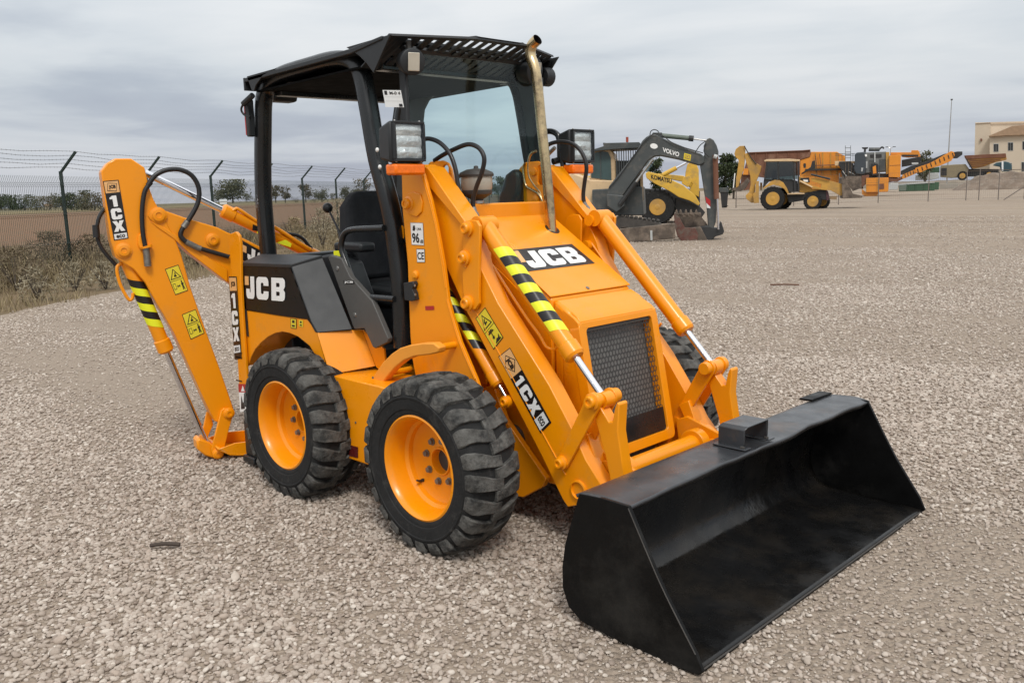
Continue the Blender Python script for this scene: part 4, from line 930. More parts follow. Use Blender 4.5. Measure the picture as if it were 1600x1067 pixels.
mp_ = t.nodes.new('ShaderNodeMapping'); mp_.inputs['Rotation'].default_value = (0, 0, math.radians(-20)); mp_.inputs['Scale'].default_value = (.35, 1.2, 1); t.links.new(P, mp_.inputs[0])
patch = ramp(t, nz(.55, 6, .62, (2, 5, 0), mp_.outputs[0], t), [(.46, (0, 0, 0)), (.60, (1, 1, 1))])
patch2 = ramp(t, nz(.09, 5, .6, (8, 5, 0), mp_.outputs[0], t), [(.40, (0, 0, 0)), (.62, (1, 1, 1))])
col = mixc(t, mth('MULTIPLY', mth('MAXIMUM', patch, patch2, t), .8, t), stone, sand)
col = mixc(t, ramp(t, nz(2.7, 7, .7, (1, 1, 0), P, t), [(.50, (0, 0, 0)), (.72, (.8, .8, .8))]), col, (.22, .17, .13))
dn_ = t.nodes.new('ShaderNodeVectorMath'); dn_.operation = 'DISTANCE'; t.links.new(P, dn_.inputs[0]); dn_.inputs[1].default_value = (2.8, -3, 0)
nearm = ramp(t, mth('DIVIDE', mth('ADD', dn_.outputs['Value'], mth('MULTIPLY', nz(.4, 4, .6, (0, 4, 0), P, t), 8, t), t), 60, t), [(.27, (1, 1, 1)), (.62, (0, 0, 0))])
fines = ramp(t, nz(55, 7, .8, (3, 1, 0), P, t), [(.3, (0.219, 0.169, 0.129)), (.55, (0.319, 0.258, 0.203)), (.75, (0.420, 0.351, 0.285))])
stk = t.nodes.new('ShaderNodeMapping'); stk.inputs['Rotation'].default_value = (0, 0, math.radians(-28)); stk.inputs['Scale'].default_value = (.10, .55, 1); t.links.new(P, stk.inputs[0])
col = mixc(t, 1.0, col, ramp(t, nz(1.0, 7, .65, (1, 1, 0), stk.outputs[0], t), [(.33, (.80, .78, .76)), (.5, (1.03, 1.03, 1.03)), (.66, (1.2, 1.2, 1.2))]), 'MULTIPLY')
col = mixc(t, nearm, col, fines)
t.links.new(col, b.inputs['Base Color'])
bn = t.nodes.new('ShaderNodeBump'); bn.inputs['Strength'].default_value = .9; bn.inputs['Distance'].default_value = .022
hh = mth('ADD', mth('SUBTRACT', 1, vo.outputs['Distance'], t), mth('MULTIPLY', nz(60, 4, .7, (0, 0, 0), P, t), .4, t), t)
t.links.new(hh, bn.inputs['Height']); t.links.new(bn.outputs[0], b.inputs['Normal'])
v = []
for k in range(-200, 1600):
    s_ = k*.25; w = noise.noise(Vector((s_*.35, 1.3, 0)))*.45+noise.noise(Vector((s_*1.9, 5.3, 0)))*.16
    v.append(EO+ED*s_+EN*w)
v += [EO+ED*400-EN*700, EO-ED*50-EN*700]
def yard_h(x, y): return 0
gy = MB().add([(p.x, p.y, -.004) for p in v], [list(range(len(v)))]).build('gravel_yard', m, smooth=False); tag(gy, kind='structure')

# ---- loose stones: one object, points carry size, turn and colour, the stone shapes are made in the node tree
def fbm(x, y, s, seed):
    return np.array([noise.noise(Vector((a*s, b_*s, seed))) for a, b_ in zip(x, y)])
rg = np.random.default_rng(5)
def ring(r0, r1, n):
    a = math.radians(135)+rg.uniform(-.95, .95, n); r = np.sqrt(rg.uniform(r0*r0, r1*r1, n)); return CP.x+r*np.cos(a), CP.y+r*np.sin(a), r
XS, YS, SC = [], [], []
for r0, r1, n, lo, hi in ((.8, 4.6, 72000, .0062, .0150), (.8, 6, 80000, .0025, .0055), (4.6, 8, 86000, .007, .0145), (8, 14, 110000, .008, .0165), (14, 22, 80000, .010, .020), (22, 42, 80000, .012, .024)):
    fine = hi < .006
    x, y, r = ring(r0, r1, n); k = fbm(x, y, .55, 3.3)*.6+fbm(x*.35+y*.1, y, 1.1, 8.8)*.5
    keep = (rg.uniform(-.60, .36, n) < k*1.5+.22) if not fine else (rg.uniform(-1, .5, n) < -k*1.5+.15)
    e = (x-EO.x)*EN.x+(y-EO.y)*EN.y; keep &= (e < rg.normal(-.1, .15, n))
    x, y = x[keep], y[keep]; k = k[keep]
    s = lo+(hi-lo)*rg.beta(1.3, 2.9, len(x)); s *= np.clip(.95+k*.4, .75, 1.25)
    big = rg.random(len(x)) < .012; s[big] *= rg.uniform(1.3, 1.8, big.sum())
    XS.append(x); YS.append(y); SC.append(s)
X, Y, SC = map(np.concatenate, (XS, YS, SC)); n = len(X)
print('stones', n)
me = bpy.data.meshes.new('gravel_stones'); me.vertices.add(n)
me.vertices.foreach_set('co', np.stack([X, Y, SC*.25-.003+rg.uniform(-.002, .003, n)*np.minimum(1, SC/.01)], 1).ravel())
def att(nm, ty, arr, key='vector'):
    a = me.attributes.new(nm, ty, 'POINT'); a.data.foreach_set(key, np.asarray(arr, dtype=np.float32 if ty != 'INT' else np.int32).ravel())
att('sz', 'FLOAT_VECTOR', np.stack([SC*rg.uniform(.9, 1.6, n), SC*rg.uniform(.75, 1.05, n), SC*rg.uniform(.5, .85, n)], 1))
att('rt', 'FLOAT_VECTOR', np.stack([rg.normal(0, .28, n), rg.normal(0, .28, n), rg.uniform(0, 6.28, n)], 1))
att('tint', 'FLOAT', rg.random(n), 'value'); att('idx', 'INT', rg.integers(0, 5, n), 'value')
gs = bpy.data.objects.new('gravel_stones', me); C.objects.link(gs); tag(gs, 'loose rounded grey and beige gravel stones covering the yard', 'gravel', kind='stuff')
m = bpy.data.materials.new('stone'); m.use_nodes = True; t = m.node_tree; b = t.nodes['Principled BSDF']; b.inputs['Roughness'].default_value = .85; b.inputs['Specular IOR Level'].default_value = .25
at = t.nodes.new('ShaderNodeAttribute'); at.attribute_type = 'INSTANCER'; at.attribute_name = 'tint'
cc = ramp(t, at.outputs['Fac'], [(0, (0.174, 0.128, 0.102)), (.15, (0.283, 0.227, 0.185)), (.38, (0.384, 0.324, 0.271)), (.62, (0.448, 0.386, 0.333)), (.80, (0.356, 0.279, 0.225)), (.92, (0.548, 0.489, 0.423)), (1, (0.658, 0.595, 0.526))])
cc = mixc(t, .35, cc, ramp(t, nz(3, 4, .6, (0, 0, 0), t.nodes.new('ShaderNodeTexCoord').outputs['Object'], t), [(.3, (0.274, 0.217, 0.173)), (.7, (0.493, 0.431, 0.367))]))
t.links.new(cc, b.inputs['Base Color'])
ng = bpy.data.node_groups.new('gravel', 'GeometryNodeTree'); ng.interface.new_socket('Geometry', in_out='INPUT', socket_type='NodeSocketGeometry'); ng.interface.new_socket('Geometry', in_out='OUTPUT', socket_type='NodeSocketGeometry')
nd = ng.nodes; gi, go = nd.new('NodeGroupInput'), nd.new('NodeGroupOutput'); gj = nd.new('GeometryNodeGeometryToInstance')
for k in range(5):
    ic = nd.new('GeometryNodeMeshIcoSphere'); ic.inputs['Radius'].default_value = 1; ic.inputs['Subdivisions'].default_value = 2 if k != 4 else 2
    st_ = nd.new('GeometryNodeSetPosition'); no = nd.new('ShaderNodeTexNoise'); no.noise_dimensions = '4D'; no.inputs['W'].default_value = k*3.7; no.inputs['Scale'].default_value = 1.1; no.inputs['Detail'].default_value = 1
    sb_ = nd.new('ShaderNodeVectorMath'); sb_.operation = 'SUBTRACT'; sb_.inputs[1].default_value = (.5, .5, .5); ng.links.new(no.outputs['Color'], sb_.inputs[0])
    ms = nd.new('ShaderNodeVectorMath'); ms.operation = 'SCALE'; ms.inputs[3].default_value = .8; ng.links.new(sb_.outputs[0], ms.inputs[0])
    ng.links.new(ic.outputs['Mesh'], st_.inputs['Geometry']); ng.links.new(ms.outputs[0], st_.inputs['Offset'])
    sm = nd.new('GeometryNodeSetShadeSmooth'); ng.links.new(st_.outputs[0], sm.inputs['Geometry']); sm.inputs['Shade Smooth'].default_value = True
    ma = nd.new('GeometryNodeSetMaterial'); ma.inputs['Material'].default_value = m; ng.links.new(sm.outputs[0], ma.inputs['Geometry']); ng.links.new(ma.outputs[0], gj.inputs[0])
ip = nd.new('GeometryNodeInstanceOnPoints'); ip.inputs['Pick Instance'].default_value = True
def na(nm, ty):
    a = nd.new('GeometryNodeInputNamedAttribute'); a.data_type = ty; a.inputs[0].default_value = nm; return a.outputs[0]
ng.links.new(gi.outputs[0], ip.inputs['Points']); ng.links.new(gj.outputs[0], ip.inputs['Instance']); ng.links.new(na('idx', 'INT'), ip.inputs['Instance Index'])
ng.links.new(na('rt', 'FLOAT_VECTOR'), ip.inputs['Rotation']); ng.links.new(na('sz', 'FLOAT_VECTOR'), ip.inputs['Scale']); ng.links.new(ip.outputs[0], go.inputs[0])
gs.modifiers.new('stones', 'NODES').node_group = ng
# a few loose bits on the gravel
def stick(px, py, ln, ang, r, m, label):
    p = onZ(px, py, .02); d = Vector((math.cos(ang), math.sin(ang), 0)); o = MB().tube(cr([p-d*ln/2, p+Vector((0, 0, .006)), p+d*ln/2], 4), r, 6).build('stick', m); tag(o, label, 'stick')
M['wood'] = mat('dead_wood', (.06, .045, .035), .9)
stick(258, 851, .13, .8, .009, 'wood', 'short dark stick lying on the gravel left of the rear wheel')
M['rustwire'] = mat('rusty_metal', (.13, .06, .035), .8)
stick(1226, 445, .42, .45, .012, 'rustwire', 'thin rusty brown strip lying flat on the gravel far right of the orange loader')

# ================================================================== FAR THINGS
class Fr:                              # an upright plane facing the camera through a ground point; local x right, y away, z up
    def __init__(s, px, py, z=0):
        s.O = onZ(px, py, z); s.O.z = z; ph = math.atan2(s.O.y-CP.y, s.O.x-CP.x)
        s.ex = Vector((math.sin(ph), -math.cos(ph), 0)); s.ey = Vector((math.cos(ph), math.sin(ph), 0)); s.rz = ph-math.pi/2
    def L(s, px, py, yd=0):
        d = ray(px, py); t = ((s.O+s.ey*yd-CP).dot(s.ey))/d.dot(s.ey); p = CP+t*d-s.O; return (p.dot(s.ex), p.z)
    def T(s, name, label, cat, group=None): s.root = thing(name, label, cat, tuple(s.O), s.rz, group); return s.root
    def P(s, name, k, pts, y0, y1, m, bev=0, parent=None):
        return MB().py([s.L(a, b_, y0) for a, b_ in Z(k, *pts)], y0, y1).build(name, m, parent or s.root, bev)
    def tube(s, name, k, pts, y, rpx, m, n=10, parent=None, smooth=True):
        q = [s.L(a, b_, y) for a, b_ in Z(k, *pts)]; p = [Vector((a, y, b_)) for a, b_ in q]; sc = (s.O-CP).length/CF/ZS[k][2]
        return MB().tube(cr(p, 4) if len(p) > 2 and smooth else p, rpx*sc, n).build(name, m, parent or s.root)
    def wheel(s, k, c, rpx, rim, y, w, mt='tyre', mr='catyel', lugs=22, squash=1):
        x, z = s.L(*Z(k, c)[0], y); sc = (s.O-CP).length/CF/ZS[k][2]; R = rpx*sc; r = rim*sc
        t = MB().lathe([(r, 0), (R*.93, -.01), (R, w*.15), (R, w*.85), (R*.93, w), (r, w)], (x, y, z), (0, 1, 0), 36)
        for i in range(lugs):
            a = 2*math.pi*i/lugs; c_ = Vector((math.cos(a), 0, math.sin(a))); q = Vector((-c_.z, 0, c_.x))*R*.05
            o = Vector((x, y, z)); p = o+c_*R*.98
            t.prism([p-q+Vector((0, w*.02, 0)), p+q+Vector((0, w*.02, 0)), p+q*1.0+c_*R*.05+Vector((0, w*.02, 0)), p-q+c_*R*.05+Vector((0, w*.02, 0))], (0, w*.96, 0))
        o_ = t.build('tyre', mt, s.root)
        MB().lathe([(r*1.0, -.015), (r*.9, -.02), (r*.82, .05), (r*.45, .07), (r*.42, -.01), (r*.25, -.03), (.001, -.03)], (x, y, z), (0, 1, 0), 28).build('wheel_rim', mr, s.root)
M['catyel'] = mat('worn_yellow_paint', (.50, .27, .045), .55, var=.12, vscale=1.5, dirt=(.26, .17, .08), dscale=1.2, dlo=.45, dhi=.75)
M['komyel'] = mat('yellow_paint', (.60, .36, .04), .5, var=.08, vscale=1.5, dirt=(.34, .23, .08), dscale=2)
M['cream'] = mat('cream_paint', (.62, .44, .25), .5, var=.06, vscale=1.2, dirt=(.40, .28, .17), dscale=1.6)
M['vgrey'] = mat('dark_grey_paint', (.055, .062, .062), .5, var=.12, vscale=2, dirt=(.12, .11, .095), dscale=2.5)
M['dirtysteel'] = mat('dirty_steel', (.085, .065, .05), .8, var=.3, vscale=3, dirt=(.22, .17, .13), dscale=3, dlo=.45, dhi=.7)
M['rust'] = mat('rusty_steel', (.15, .062, .035), .85, var=.2, vscale=.7, dirt=(.26, .15, .10), dscale=.8, dlo=.5, dhi=.8)
M['rustred'] = mat('worn_red_steel', (.11, .042, .030), .7, var=.3, vscale=4, dirt=(.12, .09, .07), dscale=5, dlo=.45, dhi=.6)
M['forange'] = mat('plant_orange_paint', (.66, .24, .02), .5, var=.07, vscale=.8, dirt=(.45, .2, .06), dscale=.9, dlo=.5, dhi=.8)
M['dk'] = mat('dark_machinery', (.02, .02, .02), .6, var=.3, vscale=2)
M['track'] = mat('track_steel', (.06, .052, .045), .8, var=.3, vscale=6)
M['skipgreen'] = mat('green_skip_paint', (.035, .085, .045), .6, var=.15, vscale=.8)
M['palegrey'] = mat('pale_grey_paint', (.42, .43, .42), .6, var=.08)
M['concrete'] = mat('concrete', (.30, .27, .23), .9, var=.12, vscale=1)
M['teal'] = mat('teal_tarp', (.03, .07, .085), .6)
M['olive'] = mat('drab_paint', (.22, .18, .11), .7, var=.15)

# ---- grey boomed excavator with cream body
f = Fr(1060, 376); f.T('crawler_excavator', 'cream tracked excavator with dark grey boom and its bucket resting on the gravel', 'excavator')
f.P('counterweight_body', 8, [(15, 470), (20, 395), (60, 378), (180, 425), (335, 430), (335, 590), (15, 590)], .9, 3.0, 'cream', .04)
f.P('body_panel', 8, [(20, 380), (125, 378), (125, 440), (22, 445)], 2.2, 3.2, 'komyel', .02)
f.P('side_vent', 8, [(70, 388), (102, 386), (102, 440), (72, 442)], 2.15, 2.2, 'dk')
f.P('engine_skirt', 8, [(190, 490), (520, 470), (530, 660), (100, 660), (105, 590), (190, 585)], .7, 2.8, 'vgrey', .03)
cabp = [(178, 235), (260, 220), (300, 222), (325, 245), (345, 300), (348, 430), (320, 436), (176, 425)]
f.P('cab', 8, cabp, .95, 2.4, 'cream', .02)
f.P('cab_window', 8, [(184, 252), (262, 238), (295, 245), (312, 280), (318, 430), (184, 412)], .93, .95, 'tintpane')
f.P('cab_window_frame', 8, [(243, 240), (248, 240), (250, 422), (245, 422)], .91, .93, 'vgrey')
f.P('cab_roof_guard', 8, [(265, 190), (275, 184), (500, 178), (510, 190), (505, 215), (330, 225), (180, 240), (180, 232), (265, 205)], .7, 2.3, 'vgrey', .01)
f.tube('beacon_mast', 8, [(421, 200), (421, 175)], 1.2, 5, 'palegrey')
f.tube('beacon', 8, [(421, 178), (421, 145)], 1.2, 9, mat('red_beacon', (.35, .06, .03), .3))
f.P('work_light', 8, [(262, 183), (278, 183), (290, 196), (264, 198)], .8, .9, 'dk')
for i in range(11):
    x = 348+i*15.5; yt = 222+i*1.5; f.P('guard_bar', 8, [(x, yt), (x+6, yt), (x+11, 560), (x+5, 560)], .80, .84, 'vgrey')
f.P('guard_backing', 8, [(345, 300), (520, 300), (530, 560), (348, 560)], 1.0, 1.05, 'dk')
f.P('guard_top_rail', 8, [(345, 215), (520, 222), (522, 232), (345, 226)], .78, .86, 'vgrey')
f.P('corner_post', 8, [(508, 350), (524, 350), (526, 566), (510, 566)], .76, .84, 'cream')
f.P('boom', 8, [(290, 505), (300, 470), (480, 240), (520, 170), (545, 145), (575, 128), (605, 128), (650, 150), (905, 255), (930, 275), (930, 315), (895, 332), (760, 292), (640, 268), (600, 272), (560, 300), (390, 535), (345, 565), (300, 555)], .10, .62, 'vgrey', .03)
f.tube('boom_cylinder', 8, [(372, 590), (480, 440)], .05, 16, 'dk'); f.tube('boom_cylinder_rod', 8, [(480, 440), (590, 290)], .05, 9, 'steel')
f.P('boom_foot', 8, [(285, 520), (400, 530), (400, 600), (350, 640), (290, 600)], .05, .7, 'vgrey', .02)
f.tube('stick_cylinder', 8, [(625, 133), (850, 155)], .36, 15, mat('drab_green_paint', (.10, .125, .10), .5)); f.tube('cylinder_collar', 8, [(826, 153), (858, 156)], .36, 19, 'dk')
f.tube('stick_cylinder_rod', 8, [(855, 157), (945, 168)], .36, 5, 'steel')
f.P('cylinder_bracket', 8, [(580, 130), (590, 115), (650, 115), (655, 145), (600, 150)], .2, .5, 'vgrey', .01)
f.P('stick', 8, [(925, 200), (945, 158), (965, 150), (990, 165), (1010, 200), (1022, 240), (1020, 300), (1005, 700), (990, 745), (955, 740), (945, 610), (915, 420), (898, 310), (930, 260)], .16, .52, 'vgrey', .02)
f.tube('bucket_cylinder', 8, [(1000, 262), (1008, 552)], .02, 17, 'rust'); f.tube('bucket_cylinder_rod', 8, [(1012, 552), (1020, 752)], .02, 7, 'chrome')
f.tube('cylinder_pin', 8, [(990, 270), (1012, 278)], -.08, 14, 'palegrey')
f.P('bucket_linkage', 8, [(985, 740), (1020, 745), (1040, 700), (1060, 765), (1050, 785), (1000, 800), (960, 845), (905, 845), (880, 800), (900, 735), (960, 730)], .08, .6, 'dk', .02)
f.P('bucket_side', 8, [(728, 650), (760, 665), (800, 740), (870, 742), (890, 790), (880, 835), (785, 835), (752, 800), (735, 740)], .0, .04, 'rustred', .01)
f.P('bucket_side', 8, [(830, 650), (905, 665), (950, 720), (945, 760), (880, 742), (840, 700)], .9, .94, 'rustred', .01)
f.P('bucket_back', 8, [(800, 745), (905, 735), (960, 842), (785, 838)], .04, .9, 'dirtysteel', .02)
f.P('bucket_inside', 8, [(752, 662), (900, 660), (950, 725), (800, 742)], .35, .45, 'dirtysteel')
f.P('bucket_lip', 8, [(730, 648), (905, 640), (912, 668), (740, 672)], .05, .12, 'dirtysteel', .01)
for x in (735, 762, 797, 830, 865): f.P('bucket_tooth', 8, [(x, 655), (x+4, 628), (x+12, 618), (x+20, 640), (x+28, 660)], .02, .12, 'dirtysteel', .01)
f.P('dozer_blade', 8, [(370, 748), (735, 712), (738, 812), (440, 838), (380, 800)], -.35, -.25, 'dirtysteel', .02)
f.P('blade_back_rib', 8, [(572, 760), (586, 758), (588, 822), (574, 824)], -.37, -.35, 'palegrey')
for y0 in (.3, 2.3):
    f.P('track', 8, [(330, 700), (360, 660), (560, 690), (640, 712), (652, 735), (600, 760), (380, 770), (340, 745)], y0, y0+.5, 'track', .03)
    for i in range(9):
        x = 380+i*29; f.P('track_pad', 8, [(x, 664+i*4), (x+20, 667+i*4), (x+18, 658+i*4), (x+2, 655+i*4)], y0-.02, y0+.52, 'track')
for x, y_ in ((400, 735), (450, 742), (500, 746)): f.tube('track_roller', 8, [(x, y_), (x, y_+2)], .28, 18, 'dirtysteel')
f.tube('hose', 8, [(570, 150), (575, 110), (600, 96), (625, 108), (630, 130)], .3, 3, 'rubber')
f.tube('hose', 8, [(300, 480), (370, 400), (470, 260), (540, 170), (620, 120), (730, 190), (850, 230), (920, 250)], .05, 3, 'rubber')
f.tube('hose', 8, [(870, 245), (900, 200), (940, 170)], .1, 3, 'rubber')
f.tube('hose', 8, [(940, 190), (925, 240), (960, 275)], .1, 2.5, 'rubber')
W3 = lambda f, k, pts, y: [f.O+f.ex*f.L(a, b_, y)[0]+f.ey*y+Vector((0, 0, f.L(a, b_, y)[1]-0)) for a, b_ in Z(k, *pts)]
def bgdecal(f, k, pts, y, fn, name='lettering'):
    D = Decal(*W3(f, k, pts, y)); D.n *= 4; fn(D); o = D.build(name, None)
    inv = (Matrix.Translation(f.O) @ Matrix.Rotation(f.rz, 4, 'Z')).inverted(); o.data.transform(inv); o.parent = f.root
bgdecal(f, 8, [(655, 212), (766, 246), (760, 276), (655, 243)], .10, lambda D: D.text('VOLVO', 0, 0, 1, 1, 'white', .03, 1))
bgdecal(f, 8, [(572, 184), (622, 190), (622, 224), (572, 220)], .10, lambda D: D.poly([(.5+.5*math.cos(a/16*6.283), .5+.5*math.sin(a/16*6.283)) for a in range(16)], 'white'))
bgdecal(f, 8, [(796, 250), (842, 262), (836, 302), (792, 290)], .10, lambda D: (D.rect(0, 0, 1, 1, 'inkyel'), D.rect(.1, .15, .9, .85, 'catyel'), D.text('ECR', .14, .3, .86, .7, 'inkyel', .02, 4)))
bgdecal(f, 8, [(935, 535), (968, 560), (968, 615), (945, 610)], .15, lambda D: (D.rect(0, 0, 1, 1, 'sticker'), D.poly([(0, .45), (1, .2), (1, 1), (0, 1)], 'inkred')), 'warning_sticker')

# ---- yellow wheel loader behind it
f = Fr(1030, 350); f.T('wheel_loader', 'yellow wheel loader standing behind the grey boomed excavator', 'wheel loader')
f.wheel(8, (620, 605), 112, 52, .2, .75); f.wheel(8, (640, 600), 108, 50, 2.6, .7)
f.wheel(8, (250, 600), 110, 52, .2, .75)
f.P('rear_body', 8, [(30, 400), (500, 400), (500, 600), (30, 600)], .8, 2.6, 'komyel', .04)
f.P('rear_frame', 8, [(480, 480), (900, 500), (900, 610), (480, 610)], 1.0, 2.2, 'dk', .04)
f.P('lift_arm', 8, [(542, 384), (560, 372), (625, 388), (720, 430), (790, 462), (870, 530), (900, 582), (890, 596), (830, 562), (760, 540), (700, 500), (600, 450), (548, 415)], .0, .3, 'komyel', .02)
f.P('lift_arm', 8, [(620, 384), (720, 392), (790, 400), (880, 440), (900, 500), (860, 500), (790, 440), (640, 410)], 1.9, 2.2, 'komyel', .02)
f.P('bucket_lever', 8, [(818, 322), (835, 312), (880, 330), (892, 360), (895, 540), (850, 520), (830, 500), (850, 450), (800, 440), (805, 380)], .9, 1.2, 'komyel', .02)
f.P('lever_bracket', 8, [(790, 410), (830, 400), (850, 430), (820, 475), (780, 450)], .6, .9, 'komyel', .01)
f.tube('tilt_cylinder', 8, [(655, 395), (745, 348)], 1.0, 15, 'komyel'); f.tube('tilt_rod', 8, [(745, 348), (820, 308)], 1.0, 7, 'chrome')
f.P('front_linkage', 8, [(740, 540), (900, 600), (935, 640), (900, 690), (750, 690), (735, 600)], .4, 2.3, 'dk', .02)
f.P('windscreen_guard', 8, [(540, 320), (570, 300), (600, 330), (600, 372), (545, 375)], 1.2, 1.3, 'dglass')
bgdecal(f, 8, [(576, 390), (716, 420), (712, 450), (580, 420)], 0, lambda D: D.text('KOMATSU', 0, 0, 1, 1, 'inkblack', .03, 1))

f = Fr(1132, 326); f.T('waste_bin', 'dark wheeled waste bin between the excavator bucket and the old yellow backhoe', 'waste bin')
f.P('bin_body', 8, [(1033, 505), (1086, 505), (1078, 608), (1044, 610)], 0, .7, 'dk', .02); f.P('bin_lid', 8, [(1028, 478), (1078, 478), (1090, 500), (1088, 508), (1028, 508)], -.05, .75, 'vgrey', .02)
f.tube('bin_wheel', 8, [(1072, 596), (1072, 600)], -.05, 13, 'rubber')

# ---- old yellow backhoe loader
f = Fr(1208, 328); f.T('backhoe_loader', 'dusty yellow older backhoe loader parked side on across the gravel yard', 'backhoe loader')
f.wheel(17, (552, 825), 143, 80, .0, .5); f.wheel(17, (1066, 860), 103, 64, .1, .4, mr='catyel')
f.wheel(17, (660, 830), 138, 80, 1.9, .5); f.wheel(17, (1180, 860), 98, 60, 1.7, .4)
f.P('rear_fender', 17, [(420, 710), (440, 680), (520, 610), (580, 585), (640, 590), (690, 620), (735, 690), (760, 755), (740, 760), (700, 700), (640, 665), (560, 650), (500, 665), (440, 700)], -.03, .55, 'catyel', .01)
f.P('cab_lower', 17, [(440, 575), (800, 578), (870, 600), (880, 740), (745, 745), (700, 640), (600, 585), (500, 610), (425, 690)], .1, 1.8, 'dk', .02)
f.P('cab_roof', 17, [(440, 335), (480, 322), (760, 315), (900, 325), (905, 345), (880, 348), (450, 350)], -.05, 2.0, 'cream', .02)
for x in ((470, 350, 440, 580), (612, 350, 618, 580), (805, 345, 830, 740), (868, 345, 875, 740)):
    a, b_, c, d = x; f.P('cab_pillar', 17, [(a, b_), (a+20, b_), (c+22, d), (c, d)], .0, .08, 'dk')
    f.P('cab_pillar', 17, [(a, b_), (a+20, b_), (c+22, d), (c, d)], 1.75, 1.83, 'dk')
f.P('cab_side_glass', 17, [(485, 355), (610, 352), (620, 575), (455, 575)], .03, .05, 'dglass'); f.P('cab_side_glass', 17, [(632, 352), (805, 350), (825, 580), (636, 575)], .03, .05, 'dglass')
f.P('cab_far_glass', 17, [(485, 355), (860, 350), (870, 575), (455, 575)], 1.78, 1.80, 'dglass')
f.P('seat', 17, [(540, 470), (600, 460), (610, 580), (700, 560), (700, 600), (540, 600)], .6, 1.2, 'dk', .03)
f.P('chassis', 17, [(740, 755), (960, 755), (1230, 700), (1240, 840), (940, 850), (760, 880), (740, 800)], .3, 1.6, 'dk', .02)
f.P('running_board', 17, [(740, 755), (960, 752), (960, 768), (740, 772)], -.02, .3, 'cream')
f.P('hood', 17, [(885, 690), (885, 540), (960, 560), (1060, 700), (1225, 705), (1235, 770), (1180, 790), (1110, 760), (1020, 740), (960, 755), (885, 745)], .35, 1.5, 'catyel', .03)
f.P('loader_arm', 17, [(900, 610), (920, 590), (1060, 655), (1170, 690), (1180, 640), (1050, 600), (1045, 560), (1120, 560), (1300, 600), (1450, 640), (1480, 700), (1465, 780), (1420, 790), (1300, 720), (1180, 712), (1060, 690)], .1, .3, 'catyel', .01)
f.tube('loader_cylinder', 17, [(1045, 515), (1290, 575)], .0, 12, 'dk'); f.tube('loader_cylinder', 17, [(900, 600), (1060, 680)], .05, 9, 'cream')
f.P('logo_plate', 17, [(910, 560), (1020, 555), (1030, 620), (920, 620)], .3, .34, 'dk'); f.P('white_mark', 17, [(945, 580), (1005, 585), (1005, 610), (950, 608)], .28, .30, 'white')
for y0 in (-.1, 2.2): f.P('bucket_side', 18, [(285, 560), (305, 530), (345, 600), (405, 700), (430, 760), (555, 790), (545, 812), (430, 818), (300, 822)], y0, y0+.05, 'dirtysteel', .01)
f.P('bucket_shell', 18, [(285, 560), (300, 545), (312, 600), (330, 740), (420, 790), (560, 790), (545, 815), (300, 825)], -.05, 2.2, 'dirtysteel', .02)
f.P('bucket_back_sheet', 18, [(330, 535), (540, 535), (545, 690), (430, 730), (340, 590)], 2.1, 2.15, 'dirtysteel')
f.P('front_weight', 17, [(1230, 705), (1262, 730), (1280, 800), (1270, 850), (1240, 850)], .3, 1.6, mat('maroon_paint', (.07, .03, .035), .6), .02)
f.P('front_step', 18, [(135, 795), (225, 795), (225, 840), (135, 835)], .5, .7, 'cream')
f.P('dipper', 17, [(60, 250), (80, 190), (130, 150), (190, 148), (205, 165), (200, 220), (195, 330), (185, 430), (150, 540), (110, 690), (80, 700), (85, 560), (110, 400), (115, 330), (75, 290)], .5, .85, 'catyel', .02)
f.tube('bucket_cylinder_rod', 17, [(68, 500), (48, 690)], .6, 7, 'white')
f.P('dipper_bucket', 17, [(30, 690), (80, 680), (150, 640), (230, 560), (260, 600), (200, 700), (140, 730), (40, 720)], .5, .9, 'dirtysteel', .02)
f.P('backhoe_boom', 17, [(195, 250), (230, 240), (340, 370), (410, 410), (400, 470), (370, 540), (330, 640), (310, 860), (270, 860), (215, 810), (210, 780), (250, 740), (270, 640), (265, 540), (225, 400), (200, 320)], .45, .9, 'catyel', .02)
f.P('kingpost', 17, [(205, 780), (260, 760), (330, 800), (320, 875), (280, 880), (215, 830)], .4, 1.0, 'catyel', .02)
f.P('stabiliser', 17, [(335, 600), (375, 600), (375, 880), (310, 885), (300, 760), (330, 740)], .1, .3, 'catyel', .01)
f.P('stabiliser', 17, [(390, 620), (420, 620), (410, 720), (395, 720)], 1.5, 1.7, 'catyel', .01)
f.tube('boom_hose', 17, [(190, 150), (215, 200), (290, 320), (345, 385)], .4, 6, 'rubber')
f.P('exhaust', 17, [(1060, 345), (1095, 335), (1100, 440), (1010, 470), (920, 520), (920, 500), (1040, 420)], 1.0, 1.2, 'dk', .01)

# ---- big rusty hopper with orange body (mobile crusher)
f = Fr(1240, 309); f.T('mobile_crusher', 'orange mobile crusher with long rusty hopper behind the yellow backhoe', 'mobile crusher')
f.P('hopper', 17, [(160, 520), (180, 480), (240, 240), (720, 220), (950, 212), (960, 205), (1035, 200), (1040, 230), (1030, 290), (900, 330), (900, 520), (460, 560), (170, 518)], 0, 4, 'rust', .05)
f.P('hopper_rim', 17, [(225, 232), (940, 204), (1036, 196), (1036, 206), (940, 216), (225, 244)], -.15, .0, 'rust', .02)
for x in (330, 470, 610, 750, 880): f.P('hopper_rib', 17, [(x, 240), (x+12, 240), (x-20, 510), (x-32, 510)], -.12, 0, 'rust')
f.P('hopper_leg_panel', 17, [(180, 440), (240, 440), (240, 520), (170, 520)], -.3, -.1, 'forange', .02)
f.P('underside', 17, [(150, 520), (280, 520), (280, 710), (180, 720), (140, 640)], .3, 3, 'rust', .03)
